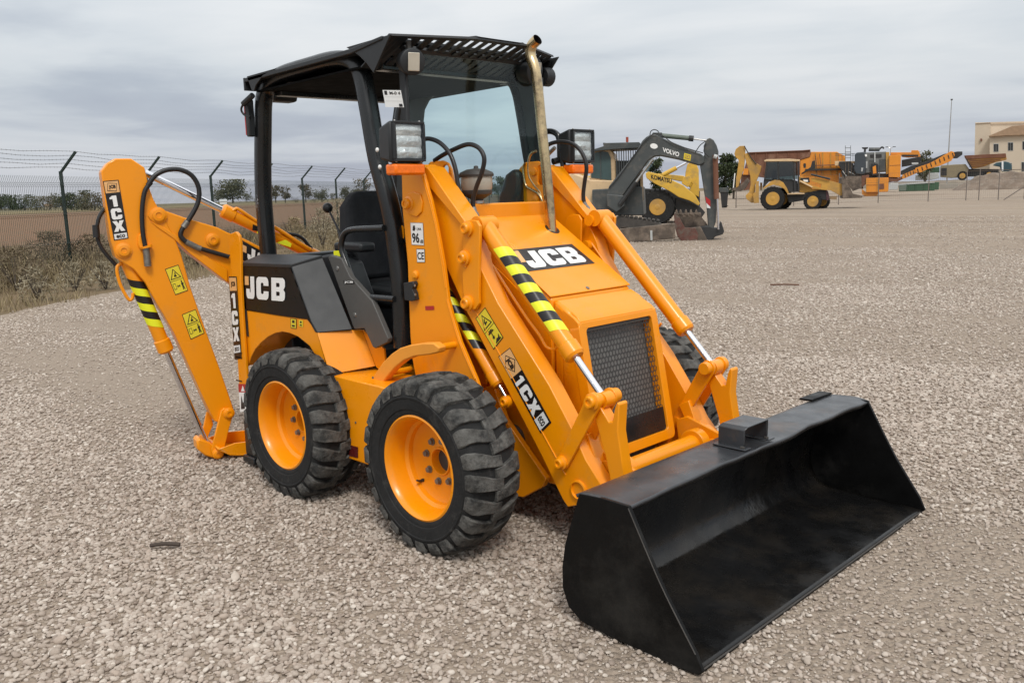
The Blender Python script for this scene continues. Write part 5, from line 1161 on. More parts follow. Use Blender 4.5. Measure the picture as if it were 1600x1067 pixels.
f.P('front_body', 17, [(905, 330), (1030, 290), (1045, 225), (1120, 225), (1380, 225), (1420, 250), (1480, 280), (1485, 440), (1480, 700), (900, 740), (900, 500)], .1, 3.6, 'forange', .05)
f.P('body_port', 17, [(948, 375), (975, 372), (980, 400), (975, 430), (952, 430), (945, 400)], .06, .1, 'dk')
for x in (1100, 1190, 1290, 1370): f.P('body_rib', 17, [(x, 232), (x+12, 232), (x+12, 520), (x, 520)], .0, .1, 'catyel')
f.P('walkway_rail', 17, [(1095, 395), (1480, 385), (1480, 397), (1095, 407)], -.2, -.1, 'rust')
for x in (1095, 1150): f.tube('ladder_rail', 17, [(x, 250), (x+20, 390), (x+25, 520)], -.2, 4, 'rust')
f.P('deck', 18, [(-180, 445), (400, 435), (410, 455), (-180, 470)], -.4, .1, 'dk')
# ---- grey and orange screener
f = Fr(1345, 307); f.T('screening_plant', 'grey and orange screening plant with diesel housing and raised discharge conveyor', 'screening plant')
f.P('tank', 18, [(455, 260), (480, 235), (555, 228), (600, 225), (600, 500), (560, 520), (470, 510), (440, 440), (455, 400)], 0, 3, mat('blue_grey_paint', (.04, .05, .06), .5), .1)
f.P('engine_housing', 18, [(590, 235), (860, 222), (868, 480), (590, 500)], .3, 3, mat('mid_grey_paint', (.14, .145, .14), .6, var=.15, vscale=.6), .05)
f.P('housing_vent', 18, [(725, 258), (800, 255), (800, 300), (725, 302)], .25, .3, 'dk'); f.P('housing_vent', 18, [(655, 262), (700, 260), (700, 300), (655, 302)], .25, .3, 'dk')
f.P('white_panel', 18, [(585, 258), (612, 256), (614, 285), (588, 287)], -.05, 0, 'white'); f.P('white_panel', 18, [(540, 430), (565, 430), (555, 480), (538, 478)], -.05, 0, 'palegrey')
f.P('control_panel', 18, [(590, 350), (620, 345), (615, 435), (585, 438)], .2, .3, 'palegrey')
f.P('funnel', 18, [(545, 168), (630, 165), (620, 185), (600, 190), (600, 225), (570, 225), (575, 190), (555, 185)], .8, 1.6, 'dk', .02)
f.tube('air_cleaner', 18, [(635, 195), (775, 195)], 1.2, 23, 'vgrey'); f.tube('exhaust_stub', 18, [(765, 200), (805, 165), (830, 185)], 1.2, 10, 'dk')
f.P('side_post', 18, [(705, 230), (722, 230), (722, 360), (706, 362)], .15, .25, 'palegrey'); f.P('yellow_column', 18, [(855, 228), (900, 228), (895, 510), (858, 512)], .1, 2.5, 'catyel', .02)
f.P('cable_reel_frame', 18, [(672, 380), (745, 375), (760, 400), (755, 520), (675, 530)], .0, .4, 'dk', .02)
f.P('orange_bracket', 18, [(685, 420), (725, 400), (735, 500), (690, 510)], -.06, .0, 'forange', .02)
f.P('frame', 18, [(255, 350), (400, 345), (560, 520), (900, 560), (1000, 560), (1000, 600), (880, 620), (560, 600), (300, 480), (250, 400)], .5, 2.5, 'dk', .03)
f.P('orange_hood', 18, [(900, 272), (1050, 262), (1040, 545), (1030, 556), (890, 552)], -.3, 2.5, 'forange', .04)
f.P('lower_box', 18, [(600, 562), (890, 555), (888, 725), (870, 740), (600, 745)], -.5, 2.5, 'forange', .04); f.P('lower_box_vent', 18, [(768, 635), (830, 632), (832, 700), (770, 705)], -.55, -.5, 'rust')
for x in (600, 740, 757): f.P('box_edge', 18, [(x, 562), (x+7, 562), (x+7, 742), (x, 742)], -.56, -.5, 'catyel')
f.P('belly', 18, [(545, 700), (600, 745), (770, 742), (740, 790), (600, 800), (550, 770)], -.1, 2, 'forange', .03)
f.P('rust_chute', 18, [(545, 530), (640, 520), (640, 560), (600, 580), (600, 640), (550, 680), (540, 590)], -.4, 2, 'rust', .03)
for x in (332, 400): f.P('ladder_rail', 18, [(x, 145), (x+6, 145), (x+6, 345), (x, 345)], 1, 1.1, 'vgrey')
for y_ in (172, 225, 262, 300): f.P('ladder_rung', 18, [(336, y_), (404, y_), (404, y_+6), (336, y_+6)], 1.02, 1.08, 'vgrey')
for y_ in (245, 268): f.P('guard_rail', 18, [(200, y_), (460, y_), (460, y_+6), (200, y_+6)], 1.1, 1.2, 'vgrey')
for x in (240, 290, 430): f.P('guard_post', 18, [(x, 245), (x+6, 245), (x+6, 350), (x, 350)], 1.1, 1.2, 'vgrey')
f.P('walkway', 18, [(200, 345), (470, 345), (470, 372), (250, 405), (200, 400)], .8, 2, 'cream', .02)
f.P('upper_truss', 18, [(915, 232), (1180, 232), (1185, 205), (1270, 205), (1290, 240), (1300, 290), (1150, 300), (1060, 290), (1050, 262), (915, 270)], 2.6, 3.2, 'forange', .03)
f.P('upper_truss_gap', 18, [(1060, 262), (1270, 262), (1270, 280), (1060, 285)], 2.5, 2.6, 'dk')
f.P('upper_belt', 18, [(1060, 330), (1280, 290), (1310, 300), (1300, 380), (1180, 400), (1060, 420)], 2.4, 3, 'dk', .03)
f.P('machine_frame', 18, [(420, 470), (600, 495), (900, 505), (1010, 560), (1010, 600), (890, 615), (600, 590), (560, 640), (430, 610), (300, 560), (275, 470)], .6, 2.4, 'dk', .03)
f.P('feed_box', 18, [(290, 440), (560, 500), (565, 700), (430, 700), (300, 640)], 1.0, 2.6, 'rust', .03)
f.P('feed_box_edge', 18, [(285, 432), (430, 455), (430, 470), (285, 448)], .9, 2.6, 'dirtysteel', .02)
for a_, b_ in (((300, 470), (420, 640)), ((430, 640), (520, 560)), ((460, 520), (380, 480))): f.tube('diagonal_brace', 18, [a_, b_], .5, 5, 'palegrey')
for x in (330, 370, 410, 445): f.tube('hydraulic_pipe', 18, [(x, 350), (x+8, 420), (x+2, 520)], .45, 4, 'dirtysteel')
f.P('cabinet_door', 18, [(640, 330), (700, 328), (700, 470), (640, 474)], .24, .3, 'vgrey', .01); f.P('cabinet_door', 18, [(770, 320), (848, 318), (850, 465), (772, 468)], .24, .3, 'vgrey', .01)
f.P('hood_seam', 18, [(905, 400), (1044, 392), (1044, 396), (905, 404)], -.33, -.3, 'rust'); f.P('hood_seam', 18, [(600, 650), (760, 648), (760, 652), (600, 654)], -.53, -.5, 'rust')
f.P('conveyor_foot', 18, [(1070, 520), (1290, 425), (1313, 432), (1313, 470), (1100, 565), (1060, 570)], -.5, -.3, 'forange', .02)
f.P('conveyor_foot_belt', 18, [(1050, 470), (1180, 405), (1300, 380), (1313, 425), (1080, 520), (1050, 520)], -.3, .6, 'dk', .03)
for a_ in range(6): f.P('foot_brace', 18, [(1095+a_*35, 512-a_*15), (1103+a_*35, 508-a_*15), (1112+a_*35, 550-a_*15), (1104+a_*35, 554-a_*15)], -.54, -.5, 'dk')
f.P('white_guard', 18, [(1185, 365), (1270, 362), (1272, 385), (1190, 388)], -.4, -.3, 'palegrey', .01)
# conveyor: two side beams, belt, rollers
cv_ = [(0, 590), (0, 640), (60, 640), (140, 600), (260, 570), (400, 510), (440, 450), (430, 410), (400, 400), (330, 440), (230, 500), (150, 540)]
f.P('conveyor_frame', 19, cv_, -.6, -.4, 'forange', .02); f.P('conveyor_frame', 19, cv_, .8, 1.0, 'forange', .02)
f.P('conveyor_belt', 19, [(-60, 600), (0, 560), (160, 500), (330, 430), (470, 405), (525, 405), (525, 440), (470, 480), (350, 480), (200, 555), (60, 600), (-60, 650)], -.35, .8, 'dk', .03)
for i in range(9):
    t_ = i/8; x = 20+t_*390; y_ = 615-t_*175; f.P('conveyor_brace', 19, [(x, y_-18), (x+9, y_-20), (x+22, y_+22), (x+12, y_+24)], -.65, -.6, 'dk')
f.P('conveyor_tail', 18, [(890, 560), (1000, 570), (1100, 520), (1100, 560), (1000, 610), (890, 610)], -.4, .8, 'rust', .03)

# ---- white and green things by the conveyor
f = Fr(1404, 300); f.T('white_cover', 'low pale grey cover left of the green skips', 'cover'); f.P('cover', 18, [(895, 640), (930, 630), (1015, 628), (1005, 712), (885, 714)], 0, 2, 'palegrey', .05)
f = Fr(1430, 299); f.T('green_skip', 'long dark green skip below the raised orange conveyor', 'skip'); f.P('skip_wall', 18, [(1020, 650), (1313, 620), (1480, 622), (1480, 740), (1020, 732)], 0, 3, 'skipgreen', .03); f.P('skip_rim', 18, [(1010, 640), (1313, 610), (1482, 612), (1482, 622), (1012, 652)], -.1, .1, 'palegrey')
for x in (1120, 1230, 1340, 1420): f.P('skip_rib', 18, [(x, 640), (x+10, 640), (x+10, 732), (x, 732)], -.12, 0, 'skipgreen')
f = Fr(1412, 301); f.T('grey_crate', 'small grey green crate in front of the long green skip', 'crate'); f.P('crate_wall', 18, [(1022, 655), (1120, 650), (1115, 725), (1025, 728)], 0, 1.2, mat('grey_green_plastic', (.12, .15, .12), .7), .03)
f = Fr(1461, 297); f.T('green_skip', 'shorter green skip beside the pale concrete block', 'skip'); f.P('skip_wall', 19, [(205, 745), (268, 745), (262, 828), (210, 830)], 0, 2, 'skipgreen', .03)
f = Fr(1482, 296); f.T('concrete_block', 'long pale concrete block at the foot of the tall light pole', 'concrete block'); f.P('block', 19, [(270, 768), (475, 762), (475, 815), (270, 822)], 0, 2, 'concrete', .03)
f = Fr(1502, 296); f.T('concrete_block', 'short concrete block between the long one and the earth heap', 'concrete block'); f.P('block', 19, [(490, 762), (540, 762), (540, 808), (490, 810)], 0, 2, 'concrete', .03)
f = Fr(1445, 296); f.T('covered_trailer', 'long white sheeted trailer body seen below the orange conveyor', 'trailer'); f.P('trailer_body', 19, [(0, 670), (140, 645), (260, 640), (270, 700), (180, 720), (0, 725)], 1.5, 4, 'palegrey', .1); f.P('trailer_sheet', 19, [(90, 620), (160, 590), (270, 575), (270, 640), (90, 645)], 2, 4, 'skipgreen', .08)
# ---- dump truck
f = Fr(1500, 294.5); f.T('dump_truck', 'drab dump truck with long orange brown tipping body behind the earth heap', 'dump truck')
f.P('tipping_body', 19, [(545, 455), (780, 440), (1008, 430), (1018, 495), (900, 520), (770, 570), (630, 600), (590, 540)], 0, 4.5, mat('faded_orange_paint', (.42, .21, .05), .6, var=.1, vscale=.4, dirt=(.2, .09, .05), dscale=.5), .1)
f.P('body_top_band', 19, [(545, 450), (1006, 426), (1012, 470), (560, 490)], -.2, 0, 'rust', .03)
for i in range(4): f.P('body_rib', 19, [(600, 505+i*22), (950-i*60, 490+i*22), (945-i*60, 496+i*22), (600, 512+i*22)], -.15, 0, 'rust')
f.P('body_edge', 19, [(545, 455), (556, 455), (640, 598), (625, 602)], -.2, 0, 'dk')
f.P('cab', 19, [(278, 590), (285, 560), (460, 548), (560, 545), (600, 600), (540, 690), (400, 700), (278, 690)], .3, 4, 'olive', .1)
f.P('cab_window', 19, [(290, 590), (350, 588), (350, 670), (290, 672)], .2, .3, 'dk'); f.P('chassis', 19, [(380, 600), (930, 600), (930, 640), (800, 680), (400, 690)], .8, 3, 'dk', .05)
f.wheel(19, (525, 675), 44, 26, .0, 1.2); f.wheel(19, (822, 662), 42, 24, .0, 1.2); f.wheel(19, (890, 668), 40, 24, .0, 1.2)
f = Fr(1575, 295.5); f.T('covered_cart', 'teal covered vehicle with a white stripe at the right end of the dump truck', 'vehicle')
f.P('cover', 19, [(860, 560), (900, 530), (1000, 515), (1045, 525), (1075, 560), (1075, 625), (960, 630), (940, 575)], 6, 9, 'teal', .1); f.P('white_stripe', 19, [(960, 515), (980, 515), (980, 620), (962, 620)], 5.8, 6, 'white')
# ---- long earth bank closing the yard behind the machines
f = Fr(1360, 295.5); b = MB(); r_ = random.Random(8); bx0, bx1 = f.L(1090, 295)[0], f.L(1800, 290)[0]; v = []; nx = 220
for j in range(7):
    for i in range(nx+1):
        x = bx0+(bx1-bx0)*i/nx; h_ = (1.5+1.1*noise.noise(Vector((x*.03, 2, 5)))+.35*noise.noise(Vector((x*.3, 2, j))))*math.sin(math.pi*j/6); v.append((x, 25+j*4, h_-.05))
b.add(v, [(j*(nx+1)+i, j*(nx+1)+i+1, (j+1)*(nx+1)+i+1, (j+1)*(nx+1)+i) for j in range(6) for i in range(nx)])
o = b.build('earth_bank', mat('bank_earth', (.17, .135, .10), .95, var=.3, vscale=.3, dirt=(.10, .10, .06), dscale=.15), ang=80); o.location = f.O; o.rotation_euler = (0, 0, f.rz); tag(o, kind='structure')
# ---- earth heap
f = Fr(1556, 296.5); f.T('earth_heap', 'long low heap of brown earth and rubble behind the wire fence', 'heap')
M['earth'] = mat('earth', (.155, .115, .085), .95, var=.25, vscale=.6, bump=.8, bscale=2, dirt=(.24, .20, .16), dscale=1.2)
xa, xb_ = f.L(*Z(19, (400, 800))[0])[0], f.L(*Z(19, (1500, 800))[0])[0]; ht = f.L(*Z(19, (900, 640))[0])[1]
b = MB(); nx, ny = 70, 22; v = []
for j in range(ny+1):
    for i in range(nx+1):
        u_ = i/nx; w_ = j/ny; x = xa+(xb_-xa)*u_; h_ = ht*min(1, (math.sin(math.pi*min(u_*1.35, .5)) if u_ < .37 else 1))*math.sin(math.pi*w_)**.8*(.72+.5*noise.noise(Vector((x*.15, w_*3, 0))))+.35*noise.noise(Vector((x*.8, w_*9, 1)))*math.sin(math.pi*w_)
        v.append((x, w_*9, max(h_, -.05)-.02))
b.add(v, [(j*(nx+1)+i, j*(nx+1)+i+1, (j+1)*(nx+1)+i+1, (j+1)*(nx+1)+i) for j in range(ny) for i in range(nx)]); b.build('heap_surface', 'earth', f.root, ang=80)
# ---- building
f = Fr(1560, 291.5); f.T('building', 'pale beige building with flat tower block and low tiled roof at the far right', 'building')
M['render'] = mat('beige_render', (.52, .44, .34), .9, var=.04, vscale=.3); M['render2'] = mat('pale_render', (.66, .55, .42), .9, var=.04, vscale=.3)
M['tile'] = mat('clay_roof_tile', (.33, .22, .14), .9, var=.15, vscale=1.5)
f.P('tower_wall', 19, [(668, 92), (838, 80), (838, 790), (650, 790)], 4, 18, 'render'); f.P('tower_wall', 19, [(838, 80), (1300, 76), (1300, 790), (838, 790)], 4.2, 18, 'render2')
f.P('tower_coping', 19, [(664, 84), (1300, 68), (1300, 78), (840, 84), (664, 94)], 3.8, 4.0, 'render2')
f.P('front_wall', 19, [(828, 235), (1400, 215), (1400, 790), (828, 790)], 0, 4.2, 'render')
f.P('roof', 19, [(818, 232), (1075, 122), (1400, 95), (1400, 215), (1000, 228), (830, 242)], -.8, 3.8, 'tile', .05)
for cs in ((870, 318, 928, 410), (1030, 302, 1090, 398), (1190, 290, 1250, 388), (1180, 520, 1240, 628), (1040, 530, 1075, 600)):
    a, b_, c, d = cs
    w_ = f.P('window', 19, [(a, b_), (c, b_), (c, d), (a, d)], -.06, .0, 'palegrey'); mm = (a+c)/2
    f.P('pane', 19, [(a+4, b_+5), (mm-2, b_+5), (mm-2, d-5), (a+4, d-5)], -.10, -.06, 'dk', parent=w_); f.P('pane', 19, [(mm+2, b_+5), (c-4, b_+5), (c-4, d-5), (mm+2, d-5)], -.10, -.06, 'dk', parent=w_)
f.P('wall_lamp', 19, [(724, 262), (742, 262), (746, 278), (742, 290), (724, 288)], 3.6, 4, 'rust')
# ---- light poles
f = Fr(1479, 294); f.T('light_pole', 'tall slender grey light pole rising left of the beige building', 'light pole')
a_, b_ = f.L(1479, 290), f.L(1487, 157); MB().tube([(a_[0], 0, 0), (b_[0], 0, b_[1])], [.16, .07], 10).build('pole', 'steel', f.root); MB().box(b_[0]-.2, b_[0]+.2, -.2, .2, b_[1], b_[1]+.25).build('lamp_head', 'vgrey', f.root)
f = Fr(1392, 296); f.T('street_lamp', 'small twin armed street lamp far behind the orange housing of the screening plant', 'street lamp')
a_ = f.L(1391.5, 231.5); MB().tube([(a_[0], 0, 0), (a_[0], 0, a_[1])], [.1, .06], 8).build('pole', 'steel', f.root)
for s in (-1, 1): MB().tube([(a_[0], 0, a_[1]-.1), (a_[0]+s*.5, 0, a_[1]+.2)], .05, 6).build('arm', 'steel', f.root); MB().box(a_[0]+s*.7-.3, a_[0]+s*.7+.3, -.15, .15, a_[1]+.15, a_[1]+.3).build('lamp_head', 'vgrey', f.root)

# ================================================================== FENCES
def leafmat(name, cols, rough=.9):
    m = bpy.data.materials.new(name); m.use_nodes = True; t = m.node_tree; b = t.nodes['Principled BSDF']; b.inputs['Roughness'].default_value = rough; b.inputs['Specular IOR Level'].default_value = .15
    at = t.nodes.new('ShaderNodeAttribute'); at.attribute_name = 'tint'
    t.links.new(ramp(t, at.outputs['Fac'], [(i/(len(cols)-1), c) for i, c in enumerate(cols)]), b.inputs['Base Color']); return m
def tinted(name, V, F, tints, m, parent=None):
    me = bpy.data.meshes.new(name); me.from_pydata(V, [], F); me.materials.append(m)
    a = me.attributes.new('tint', 'FLOAT', 'FACE'); a.data.foreach_set('value', np.array(tints, dtype=np.float32))
    o = bpy.data.objects.new(name, me); C.objects.link(o); o.parent = parent; return o
M['fgreen'] = mat('dark_green_coating', (.012, .028, .022), .45, var=.1)
M['wire'] = mat('green_wire', (.035, .05, .045), .5); M['gwire'] = mat('grey_wire', (.12, .12, .12), .6)
P0 = Vector((-18.63, 4.0, 0)); SPC = 3.25
FE = thing('mesh_fence', 'dark green mesh fence with bent posts and barbed wire along the left of the yard', 'fence', tuple(P0), math.radians(124))
# local x runs along the fence away from the camera; yard side is local -y
ang = math.radians(124); yl = Vector((-math.sin(ang), math.cos(ang), 0)); YS_ = -1 if (-EN).dot(yl) < 0 else 1
pm = MB().tube([(0, 0, -.1), (0, 0, 2.28)], .042, 4, sq=0); pm.tube([(0, 0, 2.25), (0, YS_*.44, 2.70)], .034, 4)
post = pm.build('post', 'fgreen', FE, .004); post.location = (-4*SPC, 0, 0)
wb_ = MB(); nw = 60
for i in range(nw+1):
    x = i*SPC/nw; zz = [.05, .62, .66, .70, 1.28, 1.32, 1.36, 1.94, 1.98, 2.02, 2.17]; yy = [0, 0, .035, 0, 0, .035, 0, 0, .04, 0, -.03]
    wb_.tube([(x, YS_*.045+q_*YS_, z_) for z_, q_ in zip(zz, yy)], .0042, 3, caps=False)
for z_, q_ in ((.10, 0), (.62, 0), (.66, .035), (.70, 0), (1.28, 0), (1.32, .035), (1.36, 0), (1.94, 0), (1.98, .04), (2.02, 0)):
    wb_.tube([(0, YS_*(.052+q_), z_), (SPC, YS_*(.052+q_), z_)], .0036, 3, caps=False)
pan = wb_.build('wire_panel', 'wire', FE, recalc=False); pan['kind'] = 'stuff'; pan.location = (-4*SPC, 0, 0)
for n_ in range(-3, 20):
    c = post.copy(); C.objects.link(c); c.parent = FE; c.location = (n_*SPC, 0, 0)
    c = pan.copy(); C.objects.link(c); c.parent = FE; c.location = (n_*SPC, 0, 0)
r_ = random.Random(3)
for k in range(5):
    fr_ = .12+.20*k; y0 = YS_*.44*fr_; z0 = 2.28+.42*fr_+.04; p = []
    for n_ in range(-4, 20):
        for j in range(4): sag = [0, .035, .05, .035][j]*r_.uniform(.3, 1.5); p.append((n_*SPC+SPC*j/4, y0, z0-sag))
    b = MB().tube(p, .0045, 3, caps=False)
    for i in range(0, 640):
        x = -4*SPC+i*.12+r_.uniform(0, .03)
        if x > 19*SPC: break
        zc_ = np.interp(x, [q_[0] for q_ in p], [q_[2] for q_ in p]); b.tube([(x-.012, y0-.012, zc_-.018), (x+.012, y0+.012, zc_+.018)], .003, 3, caps=False)
    b.build('barbed_wire', 'gwire', FE, recalc=False)['kind'] = 'stuff'
# far wire fence on the right
f = Fr(1450, 315); f.T('wire_fence', 'low rusty wire fence with thin posts along the far right edge of the yard', 'fence')
bases = [(1150, 325), (1240, 322), (1310, 320), (1372, 317.4), (1450, 315.2), (1509, 313.4), (1529, 313), (1559.5, 312.5), (1600, 311), (1660, 309)]
inv = (Matrix.Translation(f.O) @ Matrix.Rotation(f.rz, 4, 'Z')).inverted(); pts = [inv @ onZ(*p, 0) for p in bases]
M['rpost'] = mat('weathered_post', (.17, .14, .12), .8)
for p in pts: MB().tube([p, p+Vector((0, 0, 2.25))], .04, 6).build('post', 'rpost', f.root)
for i in range(len(pts)-1):
    a_, c_ = pts[i], pts[i+1]; d = c_-a_; b = MB()
    for z_ in (.15, .8, 1.5, 2.15): b.tube([a_+Vector((0, 0, z_)), c_+Vector((0, 0, z_))], .008 if z_ < 2 or i < 5 else .03, 3, caps=False)
    m_ = int(d.length/.14)
    for j in range(m_): q_ = a_+d*(j/m_); b.tube([q_+Vector((0, 0, .1)), q_+Vector((0, 0, 2.15))], .004, 3, caps=False)
    b.build('wire_panel', 'rpost', f.root, recalc=False)['kind'] = 'stuff'
a_ = inv @ onZ(1568, 312.5, 0); MB().tube([a_, a_+Vector((2.6, 0, 1.9))], .04, 6).build('brace', 'rpost', f.root)

# ================================================================== PLANTS
M['dry'] = leafmat('dry_grass', [(.13, .10, .058), (.24, .185, .105), (.34, .275, .17), (.16, .13, .065)])
M['drydark'] = leafmat('dry_weed', [(.08, .06, .042), (.15, .115, .075), (.24, .19, .125), (.10, .085, .045)])
M['pale'] = leafmat('pale_weed', [(.22, .19, .13), (.32, .28, .20), (.25, .20, .13)])
M['leafA'] = leafmat('grey_green_leaves', [(.055, .058, .034), (.085, .088, .05), (.12, .115, .068)])
M['leafB'] = leafmat('green_leaves', [(.022, .032, .016), (.04, .054, .026), (.065, .078, .038)])
M['leafC'] = leafmat('brown_green_leaves', [(.07, .058, .035), (.10, .085, .05), (.13, .11, .065)])
M['bark'] = mat('bark', (.07, .055, .042), .9, var=.2)
def blades(n, posf, hlo, hhi, w, lean, r):
    V, F, T = [], [], []
    for _ in range(n):
        x, y, z, hs = posf(r); h = r.uniform(hlo, hhi)*hs; a = r.uniform(0, 6.28); l = r.gauss(0, lean)*h; b_ = r.uniform(0, 6.28)
        dx, dy = math.cos(a)*w/2, math.sin(a)*w/2; lx, ly = math.cos(b_)*l, math.sin(b_)*l; o = len(V)
        V += [(x-dx, y-dy, z), (x+dx, y+dy, z), (x+lx*.4+dx*.8, y+ly*.4+dy*.8, z+h*.55), (x+lx*.4-dx*.8, y+ly*.4-dy*.8, z+h*.55), (x+lx, y+ly, z+h)]
        F += [(o, o+1, o+2, o+3), (o+3, o+2, o+4)]; t_ = r.random(); T += [t_, t_]
    return V, F, T
r_ = random.Random(11)
def vpos(lo, hi, s0, s1, dens=1.5):
    def g(r):
        while True:
            s_ = r.uniform(s0, s1); e = r.uniform(lo, hi); p = EO+ED*s_+EN*e
            k = noise.noise(Vector((p.x*.45, p.y*.45, 4)))+.4*noise.noise(Vector((p.x*1.7, p.y*1.7, 9)))
            near = math.exp(-((e-4.6)/2.2)**2)
            if r.random() < .12+near*.55+k*dens*.6: return p.x, p.y, -.03, .35+.75*near+.5*max(k, 0)
    return g
V, F, T = blades(38000, vpos(.05, 9, -9, 45), .08, .42, .014, .45, r_); tag(tinted('dry_grass', V, F, T, M['dry']), 'thin dry grass growing on the bare earth below the mesh fence', 'grass', kind='stuff')
V, F, T = blades(14000, vpos(3.0, 7.5, -9, 45, 2.2), .25, .75, .012, .40, r_); tag(tinted('tall_dry_weeds', V, F, T, M['drydark']), 'tall tangled brown weeds growing through the foot of the mesh fence', 'weeds', kind='stuff')
V, F, T = blades(16000, vpos(2.2, 6.5, -9, 45, 2.0), .25, .70, .012, .38, r_); tag(tinted('tall_dry_grass', V, F, T, M['dry']), 'tall tan dry grass standing in front of the mesh fence', 'grass', kind='stuff')
def bush(px, py, h, w, m, n, label, name='dry_bush', cat='bush', group=None):
    p = onZ(px, py, 0); r = random.Random(int(px*7+py)); V, F, T = [], [], []
    root = thing(name, label, cat, (p.x, p.y, -.03), 0, group); b = MB()
    for i in range(9):
        a = r.uniform(0, 6.28); q_ = r.uniform(.2, .5)*w; b.tube(cr([(0, 0, 0), (math.cos(a)*q_*.4, math.sin(a)*q_*.4, h*.4), (math.cos(a)*q_, math.sin(a)*q_, h*r.uniform(.7, .98))], 3), [.012]*3+[.007]*3+[.003], 4)
    b.build('stems', 'bark', root)
    for i in range(n):
        t_ = r.random()**.8; a = r.uniform(0, 6.28); q_ = w*.5*math.sqrt(r.random())*(.35+.8*math.sin(math.pi*min(t_+.15, 1))); z = t_*h
        x, y = math.cos(a)*q_, math.sin(a)*q_; L = r.uniform(.05, .14); d = Vector((r.gauss(0, 1), r.gauss(0, 1), r.gauss(.5, .8))).normalized(); s_ = d.cross(Vector((r.gauss(0, 1), r.gauss(0, 1), r.gauss(0, 1)))).normalized()*r.uniform(.006, .014)
        o = len(V); P = Vector((x, y, z)); V += [tuple(P-s_), tuple(P+s_), tuple(P+d*L)]; F.append((o, o+1, o+2)); T.append(r.random())
    tinted('twigs', V, F, T, M[m], root); return root
bush(85, 425, .95, 1.6, 'drydark', 1500, 'dark brown dry bush just left of the nearest fence post')
bush(150, 422, .85, 1.5, 'drydark', 1400, 'dark dry bush between the nearest fence post and the orange digging arm')
bush(25, 452, .8, 1.7, 'drydark', 1300, 'dark dry bush at the left edge of the picture behind the mesh')
bush(58, 468, .55, .55, 'pale', 420, 'pale feathery weed on the bare earth left of the nearest fence post', 'pale_weed', 'weed')
bush(118, 452, .5, .6, 'pale', 420, 'pale feathery weed in front of the nearest fence post', 'pale_weed', 'weed')
bush(165, 450, .5, .6, 'pale', 420, 'pale feathery weed close to the orange digging arm', 'pale_weed', 'weed')
bush(312, 418, .9, 1.4, 'drydark', 1300, 'dark dry bush behind the raised boom of the orange loader')
bush(505, 388, 1.25, .9, 'pale', 900, 'tall pale weed seen through the cab in front of the fence', 'pale_weed', 'weed')
bush(462, 392, 1.0, .9, 'dry', 800, 'tall brown weed seen just right of the rear cab post', 'pale_weed', 'weed')
bush(530, 378, 1.5, 1.0, 'pale', 900, 'tallest pale weed seen behind the black lever knob', 'pale_weed', 'weed')
def tree(px, base, top, wpx, m, seed, label, name='tree', dens=1.0, shape=1.0, cat='tree', trunk=.25, group=None, nleaf=900, ls=1):
    f = Fr(px, base); sc = (f.O-CP).length/CF; h = f.L(px, top)[1]; w = wpx*sc; r = random.Random(seed)
    root = thing(name, label, cat, tuple(f.O), f.rz, group); b = MB(); tr_ = h*trunk
    b.tube(cr([(0, 0, -.2), (h*.01, 0, h*.3), (r.uniform(-.03, .03)*h, 0, h*.75)], 3), [h*.03]*3+[h*.02]*3+[h*.006], 7)
    cl = []
    for i in range(9):
        a = r.uniform(0, 6.28); q_ = r.uniform(.2, .9)*w*.5; z = tr_+(h-tr_)*r.uniform(.2, .92); k = math.sqrt(max(.05, 1-((z-(tr_+h)/2)/((h-tr_)*.56))**2)); x, y = math.cos(a)*q_*k, math.sin(a)*q_*k
        b.tube([(0, 0, tr_*r.uniform(.7, 1.5)), (x*.6, y*.6, z*.85), (x, y, z)], [h*.012, h*.007, h*.002], 4)
    b.build('trunk', 'bark', root)
    for i in range(22):
        a = r.uniform(0, 6.28); q_ = math.sqrt(r.random())*w*.42; z = tr_+(h-tr_)*r.uniform(.08, .9)**(1/shape); k = math.sqrt(max(.08, 1-((z-(tr_+h)/2)/((h-tr_)*.58))**2)) if shape == 1 else 1-.7*(z/h)
        cl.append((math.cos(a)*q_*k, math.sin(a)*q_*k, z, w*r.uniform(.12, .24)))
    V, F, T = [], [], []
    for i in range(int(nleaf*dens)):
        x, y, z, q_ = r.choice(cl); P = Vector((x+r.gauss(0, q_*.6), y+r.gauss(0, q_*.6), min(h, z+r.gauss(0, q_*.5)))); s_ = h*r.uniform(.022, .052)*ls
        u_ = Vector((r.gauss(0, 1), r.gauss(0, 1), r.gauss(0, 1))).normalized(); w_ = u_.cross(Vector((r.gauss(0, 1), r.gauss(0, 1), r.gauss(0, 1)))).normalized(); o = len(V)
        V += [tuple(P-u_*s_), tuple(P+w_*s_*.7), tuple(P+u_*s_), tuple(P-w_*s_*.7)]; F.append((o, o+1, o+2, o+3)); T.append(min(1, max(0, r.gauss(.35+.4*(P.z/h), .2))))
    tinted('crown', V, F, T, M[m], root); return root
G1 = 'scattered trees on the far side of the ploughed field'
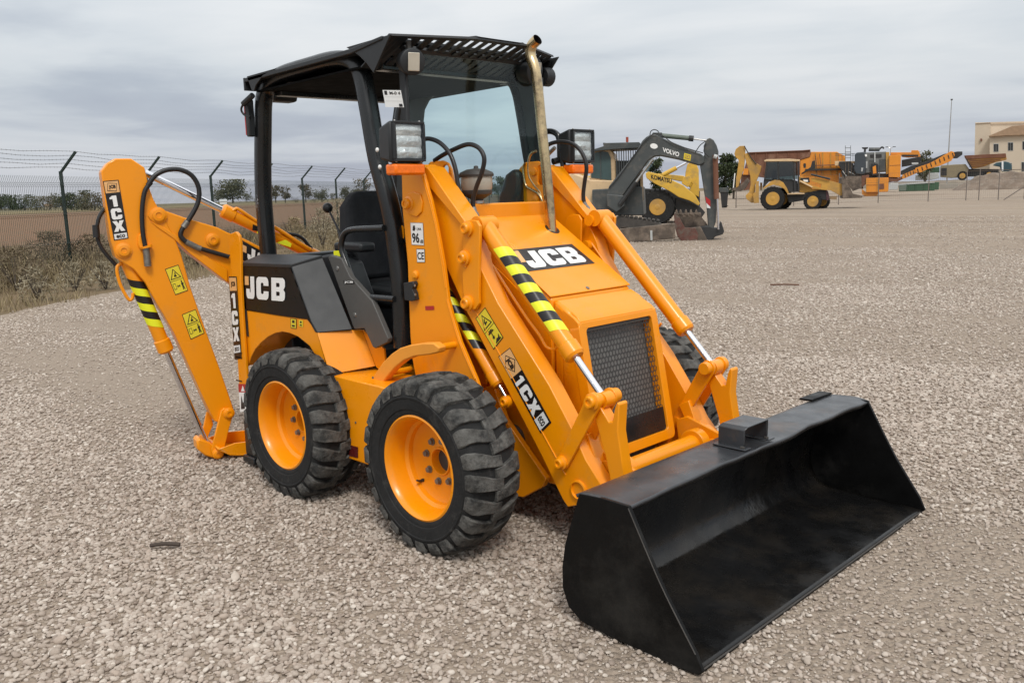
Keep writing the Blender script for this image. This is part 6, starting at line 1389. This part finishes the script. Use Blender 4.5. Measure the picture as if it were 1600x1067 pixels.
TL = [(364, 317.5, 281, 46, 'leafA', 'large rounded tree beyond the field, right of the digging arm', 2600),
 (342, 317.5, 297, 22, 'leafA', 'lower tree joined to the left side of the large rounded tree', 1100),
 (386, 317, 302, 16, 'leafA', 'small bush like tree right of the large rounded tree', 700),
 (431, 317, 289, 15, 'leafC', 'narrow brownish tree just right of the rear cab post', 900),
 (446, 317, 291, 17, 'leafC', 'second thin tree right of the rear cab post', 900),
 (478, 316.5, 287, 20, 'leafC', 'tree standing behind the first bent post seen through the cab', 900),
 (503, 316.5, 292, 26, 'leafA', 'rounded green tree midway between two bent posts through the cab', 1300),
 (521, 316, 302, 11, 'leafA', 'tiny tree left of the second bent post through the cab', 500),
 (541, 316, 291, 19, 'leafA', 'tree just right of the second bent post through the cab', 1000),
 (554, 316, 295, 14, 'leafA', 'smaller tree beside the seat back through the cab', 700),
 (569, 315.5, 280, 29, 'leafC', 'open branchy tree behind the third bent post through the cab', 900),
 (784, 309, 276, 26, 'leafB', 'tree seen through the windscreen right of the intake bowl', 1300),
 (768, 309, 284, 20, 'leafB', 'lower tree seen through the windscreen beside the intake bowl', 900)]
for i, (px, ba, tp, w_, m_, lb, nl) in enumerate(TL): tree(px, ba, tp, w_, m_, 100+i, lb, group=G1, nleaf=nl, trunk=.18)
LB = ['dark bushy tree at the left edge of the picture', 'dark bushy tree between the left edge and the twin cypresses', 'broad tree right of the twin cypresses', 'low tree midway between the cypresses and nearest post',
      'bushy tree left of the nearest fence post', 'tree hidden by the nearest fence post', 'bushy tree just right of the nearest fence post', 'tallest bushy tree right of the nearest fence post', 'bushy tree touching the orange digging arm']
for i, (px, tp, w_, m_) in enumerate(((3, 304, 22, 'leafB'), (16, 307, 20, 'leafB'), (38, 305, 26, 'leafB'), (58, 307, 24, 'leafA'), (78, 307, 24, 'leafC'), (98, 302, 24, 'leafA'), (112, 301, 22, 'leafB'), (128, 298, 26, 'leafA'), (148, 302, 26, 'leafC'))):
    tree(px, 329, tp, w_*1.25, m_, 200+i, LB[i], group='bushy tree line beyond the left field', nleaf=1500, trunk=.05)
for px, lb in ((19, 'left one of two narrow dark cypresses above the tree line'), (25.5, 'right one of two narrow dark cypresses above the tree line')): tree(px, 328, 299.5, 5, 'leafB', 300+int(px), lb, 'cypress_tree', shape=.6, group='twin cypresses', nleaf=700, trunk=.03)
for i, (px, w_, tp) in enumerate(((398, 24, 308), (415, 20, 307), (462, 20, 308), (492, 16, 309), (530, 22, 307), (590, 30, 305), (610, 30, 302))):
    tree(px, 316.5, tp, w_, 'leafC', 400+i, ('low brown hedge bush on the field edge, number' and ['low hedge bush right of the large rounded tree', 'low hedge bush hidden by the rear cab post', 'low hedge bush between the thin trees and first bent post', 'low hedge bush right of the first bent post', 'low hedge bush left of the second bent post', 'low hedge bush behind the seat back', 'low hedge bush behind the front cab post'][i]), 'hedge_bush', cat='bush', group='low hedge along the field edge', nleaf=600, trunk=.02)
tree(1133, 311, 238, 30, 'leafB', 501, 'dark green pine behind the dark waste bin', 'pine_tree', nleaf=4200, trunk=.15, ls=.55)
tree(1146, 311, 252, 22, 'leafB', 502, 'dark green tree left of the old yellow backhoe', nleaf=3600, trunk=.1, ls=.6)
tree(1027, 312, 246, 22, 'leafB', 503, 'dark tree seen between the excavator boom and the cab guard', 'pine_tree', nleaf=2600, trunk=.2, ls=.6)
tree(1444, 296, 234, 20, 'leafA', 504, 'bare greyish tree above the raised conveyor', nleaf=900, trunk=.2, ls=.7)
# small houses at the field's edge
for px, py, w_, h_, mw, mr, lb in ((349, 318.5, 11, 7, 'white', 'palegrey', 'small white shed at the foot of the large rounded tree'), (76, 325, 12, 6, 'render', 'tile', 'small tile roofed farmhouse left of the nearest fence post'), (124, 324, 14, 6, 'render', 'tile', 'small tile roofed farmhouse right of the nearest fence post')):
    f = Fr(px, py+.8); f.T('farm_house', lb, 'house'); x0_, zt = f.L(px-w_/2, py-h_*.5); x1_, _ = f.L(px+w_/2, py); zr = f.L(px, py-h_)[1]
    MB().box(x0_, x1_, 0, 5, 0, zt).build('wall', mw, f.root)
    MB().prism([(x0_-.3, -.3, zt), (x0_-.3, 5.3, zt), (x0_-.3, 2.5, zr)], (x1_-x0_+.6, 0, 0)).build('roof', mr, f.root)
